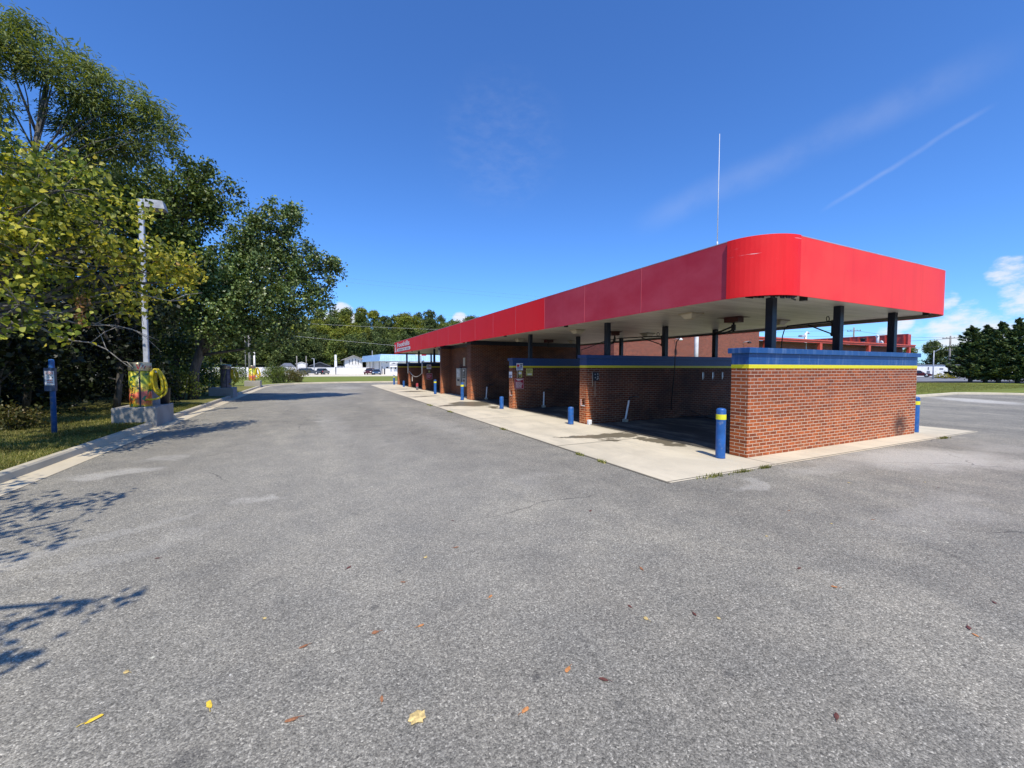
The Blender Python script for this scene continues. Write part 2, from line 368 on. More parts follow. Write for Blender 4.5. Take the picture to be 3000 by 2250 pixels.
M['roof_pale'] = simple('pale_shingle', (.36, .34, .32), .85, var=.2)
M['wall_white'] = simple('white_block', (.76, .75, .74), .7, var=.08, scale=1.5, dirt=((.5, .48, .46), .4))
M['stucco'] = simple('white_stucco', (.74, .72, .68), .75, var=.08)
M['door_dark'] = simple('dark_door', (.04, .04, .045), .5)
M['wood_pole'] = mat_bark('wood_pole', (.24, .22, .20))
M['red_trim'] = simple('red_trim', (.60, .09, .05), .5, var=.12)
M['red_panel'] = simple('red_panel', (.50, .055, .035), .45, var=.15)
M['wire'] = simple('wire', (.10, .11, .13), .5)
M['wire_pale'] = simple('pale_wire', (.55, .55, .52), .4)
M['L_redbud'] = mat_leaf('yellowing_leaf', [(0, (.08, .11, .016)), (.3, (.24, .28, .035)), (.6, (.48, .47, .06)), (.85, (.70, .62, .085)), (.965, (.80, .72, .18)), (1, (.46, .24, .06))], .42, .5, .3, 1.0, .9, green=[(0, (.04, .07, .012)), (.4, (.13, .19, .028)), (.8, (.30, .36, .06)), (1, (.5, .52, .14))])
M['L_dark'] = mat_leaf('dark_leaf', [(0, (.035, .06, .012)), (.6, (.095, .14, .026)), (1, (.22, .27, .07))], .14, .45, .35)
M['L_pear'] = mat_leaf('glossy_leaf', [(0, (.04, .072, .016)), (.6, (.12, .18, .04)), (.9, (.24, .30, .09)), (1, (.38, .42, .18))], .14, .4, .45)
M['L_locust'] = mat_leaf('feathery_leaf', [(0, (.08, .12, .03)), (.6, (.16, .205, .05)), (1, (.28, .31, .09))], .4, .55, .3)
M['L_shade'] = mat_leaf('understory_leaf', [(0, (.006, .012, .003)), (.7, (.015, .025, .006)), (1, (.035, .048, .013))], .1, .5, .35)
M['L_bush'] = mat_leaf('bush_leaf', [(0, (.06, .10, .012)), (.6, (.12, .17, .02)), (1, (.2, .23, .04))], .28)
M['L_drybush'] = mat_leaf('dry_bush_leaf', [(0, (.08, .09, .02)), (.6, (.15, .15, .04)), (1, (.24, .17, .07))], .25)
M['L_yellowbush'] = mat_leaf('yellow_bush_leaf', [(0, (.2, .2, .015)), (1, (.42, .36, .03))], .25)
M['L_hill_a'] = mat_leaf('hill_leaf_green', [(0, (.07, .10, .022)), (.6, (.15, .19, .04)), (1, (.25, .28, .07))], .2, .6, .2, 1.0, .35)
M['L_hill_b'] = mat_leaf('hill_leaf_yellow', [(0, (.10, .13, .02)), (.6, (.22, .25, .035)), (1, (.36, .34, .06))], .25, .6, .2, 1.0, .35)
M['L_hill_c'] = mat_leaf('hill_leaf_dark', [(0, (.045, .068, .02)), (.6, (.10, .135, .04)), (1, (.18, .21, .065))], .15, .6, .2, 1.0, .35)
M['L_conifer'] = mat_leaf('conifer_needles', [(0, (.03, .06, .03)), (.6, (.09, .14, .052)), (1, (.22, .26, .09))], .1, .55, .25)
M['L_dead'] = mat_leaf('dead_leaf', [(0, (.22, .10, .03)), (1, (.36, .22, .09))], .2)
M['grass_blade'] = mat_leaf('grass_blade', [(0, (.09, .11, .022)), (.6, (.19, .20, .045)), (1, (.40, .34, .13))], .3, .6, .2)
M['fall_brown'] = simple('fallen_brown', (.30, .13, .055), .6, var=.3, scale=60)
M['fall_orange'] = simple('fallen_orange', (.52, .22, .07), .6, var=.25, scale=60)
M['fall_dark'] = simple('fallen_dark', (.13, .045, .03), .6, var=.3, scale=60)
M['fall_yellow'] = simple('fallen_yellow', (.80, .55, .05), .5, var=.2, scale=60)
M['fall_tan'] = simple('fallen_tan', (.62, .46, .18), .6, var=.3, scale=60)

# ------------------------------------------------------------------ mesh helpers
class MB:
    def __init__(s): s.v = []; s.f = []; s.mi = []; s.sm = []
    def quad(s, pts, mi=0, smooth=False):
        b = len(s.v); s.v += [tuple(p) for p in pts]; s.f.append(tuple(range(b, b + len(pts)))); s.mi.append(mi); s.sm.append(smooth); return s
    def box(s, x0, x1, y0, y1, z0, z1, mi=0, rot=None, ch=0.0):
        """box, optionally with bevelled vertical/top edges"""
        c = [(x0, y0), (x1, y0), (x1, y1), (x0, y1)]
        if ch:
            cc = []
            for i, (x, y) in enumerate(c):
                sx = 1 if x == x0 else -1; sy = 1 if y == y0 else -1
                a, bq = (x + sx * ch, y), (x, y + sy * ch)
                cc += [bq, a] if i in (0, 2) else [a, bq]
            rings = [(cc, z0), (cc, z1 - ch)]
            mx, my = (x0 + x1) / 2, (y0 + y1) / 2
            top = [(mx + (x - mx) * (1 - 2 * ch / max(1e-6, x1 - x0)), my + (y - my) * (1 - 2 * ch / max(1e-6, y1 - y0))) for x, y in cc]
            rings.append((top, z1)); c = cc
        else: rings = [(c, z0), (c, z1)]
        b = len(s.v); k = len(c)
        for ring, z in rings:
            for x, y in ring:
                p = Vector((x, y, z)); s.v.append(tuple(rot @ p) if rot else tuple(p))
        def f(*q): s.f.append(tuple(b + i for i in q)); s.mi.append(mi); s.sm.append(False)
        f(*reversed(range(k))); f(*range((len(rings) - 1) * k, len(rings) * k))
        for r in range(len(rings) - 1):
            for i in range(k): j = (i + 1) % k; f(r * k + i, r * k + j, (r + 1) * k + j, (r + 1) * k + i)
        return s
    def prism(s, poly, z0, z1, mi=0, top=None):
        b = len(s.v); k = len(poly)
        s.v += [(x, y, z0) for x, y in poly] + [(x, y, z1) for x, y in (top or poly)]
        def f(*q): s.f.append(tuple(b + i for i in q)); s.mi.append(mi); s.sm.append(False)
        f(*reversed(range(k))); f(*range(k, 2 * k))
        for i in range(k): j = (i + 1) % k; f(i, j, k + j, k + i)
        return s
    def lathe(s, prof, cx=0, cy=0, seg=20, mi=0, cap=True):
        b = len(s.v); k = len(prof)
        for r, z in prof:
            for i in range(seg):
                a = 2 * PI * i / seg; s.v.append((cx + r * math.cos(a), cy + r * math.sin(a), z))
        for j in range(k - 1):
            for i in range(seg):
                q = (i + 1) % seg
                s.f.append((b + j * seg + i, b + j * seg + q, b + (j + 1) * seg + q, b + (j + 1) * seg + i)); s.mi.append(mi); s.sm.append(True)
        if cap:
            s.f.append(tuple(b + i for i in reversed(range(seg)))); s.f.append(tuple(b + (k - 1) * seg + i for i in range(seg))); s.mi += [mi] * 2; s.sm += [False] * 2
        return s
    def tube(s, pts, r, seg=8, mi=0, cap=True):
        pts = [Vector(p) for p in pts]; rs = r if isinstance(r, (list, tuple)) else [r] * len(pts)
        b = len(s.v); up = None
        for i, p in enumerate(pts):
            d = (pts[min(i + 1, len(pts) - 1)] - pts[max(i - 1, 0)])
            d = d.normalized() if d.length > 1e-9 else Vector((0, 0, 1))
            if up is None: up = d.orthogonal().normalized()
            up = (up - d * up.dot(d)); up = up.normalized() if up.length > 1e-6 else d.orthogonal().normalized()
            w = d.cross(up)
            for k in range(seg):
                a = 2 * PI * k / seg; s.v.append(tuple(p + (up * math.cos(a) + w * math.sin(a)) * rs[i]))
        for i in range(len(pts) - 1):
            for k in range(seg):
                q = (k + 1) % seg
                s.f.append((b + i * seg + k, b + i * seg + q, b + (i + 1) * seg + q, b + (i + 1) * seg + k)); s.mi.append(mi); s.sm.append(True)
        if cap:
            s.f.append(tuple(b + i for i in reversed(range(seg)))); s.f.append(tuple(b + (len(pts) - 1) * seg + i for i in range(seg))); s.mi += [mi] * 2; s.sm += [False] * 2
        return s
    def mesh(s, name, mats):
        me = bpy.data.meshes.new(name); me.from_pydata(s.v, [], s.f)
        for m in (mats if isinstance(mats, (list, tuple)) else [mats]): me.materials.append(M[m] if isinstance(m, str) else m)
        me.polygons.foreach_set('material_index', s.mi); me.polygons.foreach_set('use_smooth', s.sm)
        return me

def box_uv(me, off=(0, 0, 0)):
    uvl = me.uv_layers.new(name='UVMap'); nv = len(me.vertices)
    for p in me.polygons:
        nn = p.normal; ax = max(range(3), key=lambda i: abs(nn[i]))
        for li in p.loop_indices:
            c = me.vertices[me.loops[li].vertex_index].co
            x, y, z = c.x + off[0], c.y + off[1], c.z + off[2]
            uvl.data[li].uv = (y, z) if ax == 0 else (x, z) if ax == 1 else (x, y)

def link(name, me, parent=None, loc=(0, 0, 0), rz=0):
    o = bpy.data.objects.new(name, me); COL.objects.link(o); o.location = loc; o.rotation_euler.z = rz
    if parent: o.parent = parent
    return o
def part(name, mb, mats, parent=None, uv=False, label=None):
    me = mb.mesh(name, mats)
    if uv: box_uv(me)
    o = link(name, me, parent)
    if label: o['label'] = label
    return o
def thing(name, label, cat, loc=(0, 0, 0), rz=0, group=None):
    o = bpy.data.objects.new(name, None); COL.objects.link(o); o.location = loc; o.rotation_euler.z = rz
    o.empty_display_size = .2; o['label'] = label; o['category'] = cat
    if group: o['group'] = group
    return o
def tag(o, label, cat, group=None):
    o['label'] = label; o['category'] = cat
    if group: o['group'] = group
    return o
def struct(name, mb, mats, uv=False):
    o = part(name, mb, mats, None, uv); o['kind'] = 'structure'; return o
def dup(root, loc, rz, label, group=None):
    r = root.copy(); COL.objects.link(r); r.location = loc; r.rotation_euler.z = rz; r['label'] = label
    if group: r['group'] = group
    for ch in list(root.children):
        c = ch.copy(); COL.objects.link(c); c.parent = r
        for g in list(ch.children):
            d = g.copy(); COL.objects.link(d); d.parent = c
    return r

# ------------------------------------------------------------------ foliage
def leaves_mesh(name, cen, L, mat, rs, shape='oval', droop=0.35, up=0.5, width=.55, dirs=None):
    """many small leaf faces at the given centres"""
    n = len(cen); cen = np.asarray(cen, dtype=np.float64)
    sz = L * rs.uniform(.6, 1.25, n)
    t = rs.normal(size=(n, 3)) if dirs is None else np.asarray(dirs) + rs.normal(scale=.3, size=(n, 3))
    t[:, 2] -= droop; t /= np.linalg.norm(t, axis=1)[:, None] + 1e-9
    nr = rs.normal(size=(n, 3)); nr[:, 2] += up
    sd = np.cross(nr, t); sd /= np.linalg.norm(sd, axis=1)[:, None] + 1e-9
    nn = np.cross(t, sd)
    if shape == 'heart':
        prof = [(-.42, 0, 0), (-.36, .30, .06), (-.05, .46, .10), (.28, .26, .05), (.58, 0, -.10), (.28, -.26, .05), (-.05, -.46, .10), (-.36, -.30, .06)]
        faces = [(0, 1, 2, 3, 4), (0, 4, 5, 6, 7)]; w = 1.0
    elif shape == 'strip':
        prof = [(-.5, -.5, 0), (-.5, .5, 0), (.5, .32, -.12), (.5, -.32, -.12)]; faces = [(0, 1, 2, 3)]; w = width
    else:
        prof = [(-.5, 0, 0), (-.02, .5, .10), (.5, 0, -.06), (-.02, -.5, .10)]; faces = [(0, 1, 2, 3)]; w = width
    k = len(prof); V = np.empty((n, k, 3))
    for i, (a, b, c) in enumerate(prof):
        V[:, i] = cen + (t * a + sd * (b * w) + nn * c) * sz[:, None]
    me = bpy.data.meshes.new(name); nf = len(faces)
    lt = [len(f) for f in faces]; flat = np.concatenate([np.array(f) for f in faces])
    me.vertices.add(n * k); me.vertices.foreach_set('co', V.reshape(-1))
    loops = (flat[None, :] + (np.arange(n) * k)[:, None]).reshape(-1).astype(np.int32)
    me.loops.add(len(loops)); me.loops.foreach_set('vertex_index', loops)
    me.polygons.add(n * nf)
    tot = np.tile(np.array(lt), n); st = np.concatenate([[0], np.cumsum(tot)[:-1]]).astype(np.int32)
    me.polygons.foreach_set('loop_start', st); me.polygons.foreach_set('loop_total', tot.astype(np.int32))
    me.materials.append(M[mat]); me.update(calc_edges=True); me.validate()
    return me

def lobes_twigs(lobes, count, rs, inner=.45, squash=.85):
    """twig centres through the outer part of each lobe"""
    vol = np.array([l[3] ** 2.2 for l in lobes]); pr = vol / vol.sum(); out = []
    idx = rs.choice(len(lobes), size=count, p=pr)
    d = rs.normal(size=(count, 3)); d /= np.linalg.norm(d, axis=1)[:, None]
    r = rs.uniform(inner ** 2, 1.08, count) ** .5
    L = np.array([l[:4] for l in lobes])
    c = L[idx, :3] + d * (r * L[idx, 3])[:, None] * np.array([1, 1, squash])
    return c, idx

def tree(name, label, cat, base, trunk, lobes, ntw, per, twr, L, lmat, bmat='bark', seed=1, shape='oval', tr=.2, droop=.35, up=.5, width=.55, group=None, limbs=True, inner=.45, twigs=0, squash=.85, extra=None, dirs_tan=False, limb_k=1.0):
    """trunk: list of world points; lobes: world (x,y,z,r). Everything kept relative to the base."""
    rs = np.random.RandomState(seed); B = Vector(base)
    root = thing(name, label, cat, base, 0, group)
    lob = [(l[0] - B.x, l[1] - B.y, l[2] - B.z, l[3]) for l in lobes]
    mb = MB(); tp = [Vector(p) - B for p in trunk]; nt_ = len(tp)
    mb.tube(tp, [tr * (1 - .62 * i / max(1, nt_ - 1)) for i in range(nt_)], 9)
    if limbs:
        for (x, y, z, r) in lob:
            e = Vector((x, y, z)); h = max(.28, min(.95, (z - r) / max(.1, tp[-1].z) * .75)) * (nt_ - 1)
            i = int(min(h, nt_ - 2)); s0 = tp[i].lerp(tp[i + 1], min(1, h - i))
            ln = (e - s0).length
            mid = s0.lerp(e, .5) + Vector((rs.uniform(-.1, .1) * ln, rs.uniform(-.1, .1) * ln, rs.uniform(-.02, .14) * ln))
            r0 = min(tr * .5, .016 * ln + .02) * limb_k
            mb.tube([s0, s0.lerp(mid, .5), mid, mid.lerp(e, .55) + Vector((0, 0, .03 * ln)), e], [r0, r0 * .8, r0 * .6, r0 * .42, r0 * .22], 6)
    tw, idx = lobes_twigs(lob, ntw, rs, inner, squash)
    if twigs:
        for q in rs.choice(ntw, size=min(twigs, ntw), replace=False):
            c = Vector(tw[q]); l = lob[idx[q]]; s0 = Vector(l[:3]).lerp(c, .1)
            m1 = s0.lerp(c, .55) + Vector(rs.normal(size=3) * .06 * l[3])
            mb.tube([s0, m1, c + (c - s0) * .12], [.012, .008, .004], 4, cap=False)
    part('trunk', mb, bmat, root)
    cen = np.repeat(tw, per, axis=0) + rs.normal(scale=twr, size=(ntw * per, 3))
    dirs = None
    if dirs_tan:
        d = tw - np.array([l[:3] for l in lob])[idx]; d /= np.linalg.norm(d, axis=1)[:, None] + 1e-9
        dirs = np.repeat(d, per, axis=0)
    me = leaves_mesh('crown', cen, L, lmat, rs, shape, droop, up, width, dirs)
    link('crown', me, root)
    if extra: extra(root, rs)
    return root

def shrub(label, loc, lob, ntw, per, twr, L, lmat, seed, group=None, name='shrub', cat='shrub'):
    rs = np.random.RandomState(seed); root = thing(name, label, cat, loc, 0, group)
    mb = MB()
    for (x, y, z, r) in lob:
        mb.tube([(x * .2, y * .2, 0), (x * .7, y * .7, z * .5), (x, y, z + r * .4)], [.03, .02, .008], 5)
    part('stem', mb, 'bark', root)
    tw, _ = lobes_twigs(lob, ntw, rs, .4, 1.0)
    cen = np.repeat(tw, per, axis=0) + rs.normal(scale=twr, size=(ntw * per, 3)); cen[:, 2] = np.abs(cen[:, 2]) + .02
    link('foliage', leaves_mesh('foliage', cen, L, lmat, rs), root)
    return root

def grass_mesh(name, pts, h, rs, mat):
    n = len(pts); p = np.asarray(pts); a = rs.uniform(0, 2 * PI, n); hh = h * rs.uniform(.5, 1.4, n)
    w = .006 + .004 * rs.rand(n); lean = rs.normal(scale=.45, size=(n, 2)) * hh[:, None]
    V = np.empty((n, 3, 3))
    V[:, 0] = p + np.stack([np.cos(a) * w, np.sin(a) * w, np.zeros(n)], 1)
    V[:, 1] = p - np.stack([np.cos(a) * w, np.sin(a) * w, np.zeros(n)], 1)
    V[:, 2] = p + np.stack([lean[:, 0], lean[:, 1], hh], 1)
    me = bpy.data.meshes.new(name); me.vertices.add(n * 3); me.vertices.foreach_set('co', V.reshape(-1))
    me.loops.add(n * 3); me.loops.foreach_set('vertex_index', np.arange(n * 3, dtype=np.int32))
    me.polygons.add(n); me.polygons.foreach_set('loop_start', np.arange(0, n * 3, 3, dtype=np.int32)); me.polygons.foreach_set('loop_total', np.full(n, 3, dtype=np.int32))
    me.materials.append(M[mat]); me.update(calc_edges=True); return me

# ------------------------------------------------------------------ text
def text_mesh(s, size=1.0, bold=0.0):
    cu = bpy.data.curves.new('lettering', 'FONT'); cu.body = s; cu.size = size; cu.offset = bold; cu.resolution_u = 3
    o = bpy.data.objects.new('lettering', cu); COL.objects.link(o)
    dg = bpy.context.evaluated_depsgraph_get(); me = bpy.data.meshes.new_from_object(o.evaluated_get(dg))
    bpy.data.objects.remove(o); bpy.data.curves.remove(cu); return me
def fit_text(name, s, mat, parent, origin, xdir, ydir, w, h, bold=0.0):
    """text stretched to w by h, lower-left corner at origin"""
    me = text_mesh(s, 1.0, bold); co = np.empty(len(me.vertices) * 3); me.vertices.foreach_get('co', co); co = co.reshape(-1, 3)
    mn, mx = co.min(0), co.max(0); X, Y, O = np.array(xdir), np.array(ydir), np.array(origin)
    u = (co[:, 0] - mn[0]) / (mx[0] - mn[0]) * w; v = (co[:, 1] - mn[1]) / (mx[1] - mn[1]) * h
    me.vertices.foreach_set('co', (O + u[:, None] * X + v[:, None] * Y).reshape(-1))
    me.materials.clear(); me.materials.append(M[mat]); me.update()
    return link(name, me, parent)

# ================================================================== CAMERA, LIGHT, SKY
cam = bpy.data.cameras.new('camera'); co = bpy.data.objects.new('camera', cam); COL.objects.link(co)
F, YAW, PITCH, ROLL = 1194.7, .4505, .0407, .0018
cam.sensor_fit = 'HORIZONTAL'; cam.sensor_width = 36; cam.lens = 36 * F / 3000; cam.clip_end = 2000; cam.clip_start = .05
fwd = Vector((math.sin(YAW) * math.cos(PITCH), math.cos(YAW) * math.cos(PITCH), -math.sin(PITCH)))
q = fwd.to_track_quat('-Z', 'Y'); co.rotation_mode = 'QUATERNION'
co.rotation_quaternion = q @ Quaternion((0, 0, 1), ROLL)
co.location = (0, 0, 1.75); SC.camera = co

SUN = Vector((.17, .63, -1)).normalized()
sl = bpy.data.lights.new('sun', 'SUN'); sl.energy = 5.0; sl.angle = math.radians(.5); sl.color = (1, .93, .82)
so = bpy.data.objects.new('sun', sl); COL.objects.link(so); so.rotation_mode = 'QUATERNION'; so.rotation_quaternion = SUN.to_track_quat('-Z', 'Y')
so.location = (-10, -30, 50)

w = bpy.data.worlds.new('World'); SC.world = w; w.use_nodes = True
nt = w.node_tree
for x in list(nt.nodes): nt.nodes.remove(x)
n = N(nt); out = n.add('ShaderNodeOutputWorld'); bg = n.add('ShaderNodeBackground'); nt.links.new(bg.outputs[0], out.inputs[0])
sky = n.add('ShaderNodeTexSky', sky_type='NISHITA'); sky.sun_disc = False
to_sun = -SUN
sky.sun_elevation = math.asin(to_sun.z); sky.sun_rotation = math.atan2(to_sun.x, to_sun.y)
sky.altitude = 300; sky.air_density = 1.0; sky.dust_density = .35; sky.ozone_density = 3.0
hs = n.add('ShaderNodeHueSaturation'); n.put(hs.inputs['Color'], sky.outputs[0]); hs.inputs['Saturation'].default_value = 1.0; hs.inputs['Value'].default_value = 1.0
skyb = n.mix(1.0, hs.outputs[0], (0.60, 1.04, 1.66), 'MULTIPLY')
dirv = n.add('ShaderNodeTexCoord').outputs['Generated']
def cosr(deg): return math.cos(math.radians(deg))
def patch(d, r0, r1):
    v = Vector(d).normalized(); return n.rng(n.vmath('DOT_PRODUCT', dirv, tuple(v)), cosr(r0), cosr(r1))
nzc = n.noise(n.mapping(dirv, sc=(1, 1, 2.2)), 26, 6, .62)
nzf = n.noise(n.mapping(dirv, sc=(1, 1, 2.6)), 60, 5, .65)
cl = None
for d, r, k in (((.0557, .9907, .1150), 2.4, .95), ((.080, .9907, .104), 2.0, .95), ((.03, .9907, .100), 2.0, .9), ((.316, .9413, .1130), 1.7, .95), ((.33, .9413, .104), 1.5, .9),
                ((.9609, .2357, .1456), 2.4, .72), ((.969, .22, .118), 2.8, .74), ((.9658, .2548, .0481), 4.0, .75), ((.9552, .2902, .0585), 3.4, .85), ((.9468, .3015, .1127), 1.5, .7),
                ((.9574, .2726, .085), 2.2, .7), ((.9325, .3522, .0802), 1.6, .9), ((.93, .365, .06), 1.8, .8), ((.9656, .205, .0949), 4.0, .8), ((.9363, .348, .045), 4, .6), ((.96, .15, .17), 5, .35), ((.77, .63, .06), 4, .5)):
    b_ = n.math('MULTIPLY', patch(d, r, 0), k)
    cl = b_ if cl is None else n.math('MAXIMUM', cl, b_)
mask = n.rng(n.math('ADD', n.math('ADD', n.math('MULTIPLY', cl, .75), n.math('MULTIPLY', nzc, .85)), n.math('MULTIPLY', nzf, .3)), .90, 1.34)
mask = n.math('MULTIPLY', mask, n.rng(cl, 0.0, .3, 0, .86))
def trail(a, b_, width, amt, fuzz):
    a, b_ = Vector(a).normalized(), Vector(b_).normalized(); nm = a.cross(b_).normalized(); md = (a + b_).normalized(); half = a.angle(b_) / 2
    wob = n.math('MULTIPLY', n.math('SUBTRACT', n.noise(dirv, 9, 3), .5), fuzz)
    d = n.math('ABSOLUTE', n.math('ADD', n.vmath('DOT_PRODUCT', dirv, tuple(nm)), wob))
    al = n.rng(n.vmath('DOT_PRODUCT', dirv, tuple(md)), math.cos(half), math.cos(half * .55))
    tex = n.rng(n.noise(dirv, 14, 4, .6), .05, .75)
    return n.math('MULTIPLY', n.math('MULTIPLY', n.rng(d, width, 0), al), n.math('MULTIPLY', tex, amt))
tr1 = trail((.842, .445, .285), (.897, .235, .385), .0060, .14, .012)
tr2 = trail((.6257, .7196, .30), (.88, .19, .4415), .040, .085, .02)
tr3 = n.math('MULTIPLY', patch((.36, .80, .47), 9, 0), n.math('MULTIPLY', n.rng(nzc, .3, .8), .05))
mask = n.math('MAXIMUM', n.math('MAXIMUM', mask, tr1), n.math('MAXIMUM', tr2, tr3))
skyc = n.mix(mask, skyb, (7.2, 7.2, 7.3))
n.put(bg.inputs[0], skyc); bg.inputs[1].default_value = .13

SC.view_settings.view_transform = 'Standard'; SC.view_settings.look = 'None'; SC.view_settings.exposure = 0
SC.render.engine = 'CYCLES'; SC.cycles.use_denoising = True
SC.cycles.max_bounces = 4; SC.cycles.diffuse_bounces = 3; SC.cycles.glossy_bounces = 2; SC.cycles.transmission_bounces = 2; SC.cycles.transparent_max_bounces = 4; SC.cycles.sample_clamp_indirect = 8

# ================================================================== SETTING
def sheet(name, poly, z, mat):
    mb = MB(); mb.quad([(x, y, z) for x, y in poly]); return struct(name, mb, mat)
sheet('ground', [(-700, -300), (900, -300), (900, 900), (-700, 900)], -.03, 'ground')
lot = [(-4.3, -25), (60, -25), (50, 1.0), (43, 7.6), (39.1, 11.45), (20, 11.2), (20, 48.7), (3, 48.7), (0, 48.1), (-1.9, 47.0), (-3.2, 45.1), (-4.0, 43), (-4.3, 40.5)]
sheet('parking_lot', lot, 0, 'asphalt')

def strip(path, o0, o1):
    """offset a polyline to both sides; positive = left of travel"""
    res = []
    P = [Vector((x, y)) for x, y in path]
    for i, p in enumerate(P):
        d = (P[min(i + 1, len(P) - 1)] - P[max(i - 1, 0)]).normalized(); nn = Vector((-d.y, d.x))
        res.append((p + nn * o0, p + nn * o1))
    return res
kpath = [(-4.24, -14), (-4.24, -5), (-4.24, 2), (-4.24, 9), (-4.24, 15), (-4.24, 21), (-4.24, 28), (-4.24, 34), (-4.24, 39.5), (-4.15, 41.6), (-3.8, 43.5), (-3.1, 45.2), (-1.9, 46.9), (-.2, 48.0), (2.8, 48.6), (9, 48.7), (22, 48.8)]
def kerb_mesh(path, h=.14, wd=.17):
    mb = MB(); prof = [(0, 0), (.02, h - .03), (.045, h), (wd - .02, h), (wd, -.02)]
    pts = [strip(path, o, o) for o, z in prof]
    for i in range(len(path) - 1):
        for k in range(len(prof) - 1):
            a, b = pts[k][i][0], pts[k][i + 1][0]; c, d = pts[k + 1][i + 1][0], pts[k + 1][i][0]
            mb.quad([(a.x, a.y, prof[k][1]), (b.x, b.y, prof[k][1]), (c.x, c.y, prof[k + 1][1]), (d.x, d.y, prof[k + 1][1])])
    return mb
struct('kerb', kerb_mesh(kpath), 'kerb')
mb = MB(); s_ = strip(kpath, -.40, .0)
for i in range(len(kpath) - 1):
    mb.quad([(s_[i][0].x, s_[i][0].y, .006), (s_[i + 1][0].x, s_[i + 1][0].y, .006), (s_[i + 1][1].x, s_[i + 1][1].y, .006), (s_[i][1].x, s_[i][1].y, .006)])
struct('gutter', mb, 'gutter')
# verge on the left, gently rising; far lawn strip
inner = [(p[0].x, p[0].y) for p in strip(kpath, .16, .16)]
mb = MB()
vs = [(-4.40, -14)] + [(-4.40, y) for y in (0, 10, 20, 30, 40)]
for i in range(len(vs) - 1):
    y0, y1 = vs[i][1], vs[i + 1][1]
    mb.quad([(-9, y0, .2), (-4.40, y0, .125), (-4.40, y1, .125), (-9, y1, .2)])
    mb.quad([(-40, y0, .5), (-9, y0, .2), (-9, y1, .2), (-40, y1, .5)])
struct('verge', mb, 'grass')
lawn = [(-40, 40), (-4.40, 40)] + inner[9:] + [(22, 60), (40, 60), (40, 74), (-3, 78), (-40, 80)]
mb = MB(); mb.quad([(x, y, .12) for x, y in lawn]); struct('far_lawn', mb, 'grass_far')
sheet('far_road', [(-80, 82), (-3, 78), (13, 74), (90, 70), (90, 101), (-80, 112)], .02, 'road_pale')
sheet('far_yard', [(-80, 112.2), (90, 101.2), (90, 128), (-80, 128)], .03, 'road_pale')
rk = [(52, -2.0), (47.5, 2.6), (43.2, 7.2), (40.4, 10.3), (39.3, 11.2), (38.6, 11.5), (34, 11.35), (20, 11.15)]
struct('kerb', kerb_mesh(list(reversed(rk)), .14, .2), 'gutter')
rl = [(20, 11.30), (34, 11.5), (38.7, 11.65), (39.5, 11.3), (40.6, 10.4), (43.4, 7.3), (47.7, 2.7), (52.2, -1.9), (90, -20), (90, 15), (80.6, 18.2), (61.9, 21.8), (20, 30)]
mb = MB(); mb.quad([(x, y, .13) for x, y in rl]); struct('right_lawn', mb, 'grass_far')
mb = MB(); mb.quad([(x, y, .15) for x, y in [(58, 22.4), (62, 20.0), (71, 15.5), (90, 9), (92, 14.5), (80.8, 18.5), (62.5, 24)]]); struct('mulch_bed', mb, 'mulch')
sheet('right_road', [(60, 23), (92, 15), (160, 20), (160, 80), (90, 80), (70, 40)], .01, 'road')
# wooded hill behind
mb = MB(); nx, ny = 30, 12
def hz(x, y): return max(0, (y - 127)) * .27 * (1 + .12 * math.sin(x * .05)) if y < 190 else 17 + 2 * math.sin(x * .04)
for i in range(nx):
    for j in range(ny):
        X0, X1 = -120 + i * 10, -110 + i * 10; Y0, Y1 = 124 + j * 9, 133 + j * 9
        mb.quad([(X0, Y0, hz(X0, Y0)), (X1, Y0, hz(X1, Y0)), (X1, Y1, hz(X1, Y1)), (X0, Y1, hz(X0, Y1))], 0, True)
struct('hill', mb, 'hill')
# concrete apron and bay floors
sheet('wash_apron', [(4.78, 4.46), (16.45, 4.46), (16.45, 42.7), (5.7, 42.7), (4.78, 41.5)], .006, 'apron')
mb = MB()
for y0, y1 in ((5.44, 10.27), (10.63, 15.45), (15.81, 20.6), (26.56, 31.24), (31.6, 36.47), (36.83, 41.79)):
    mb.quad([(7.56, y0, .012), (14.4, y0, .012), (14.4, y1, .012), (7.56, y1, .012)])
struct('bay_floor', mb, 'bay_floor')
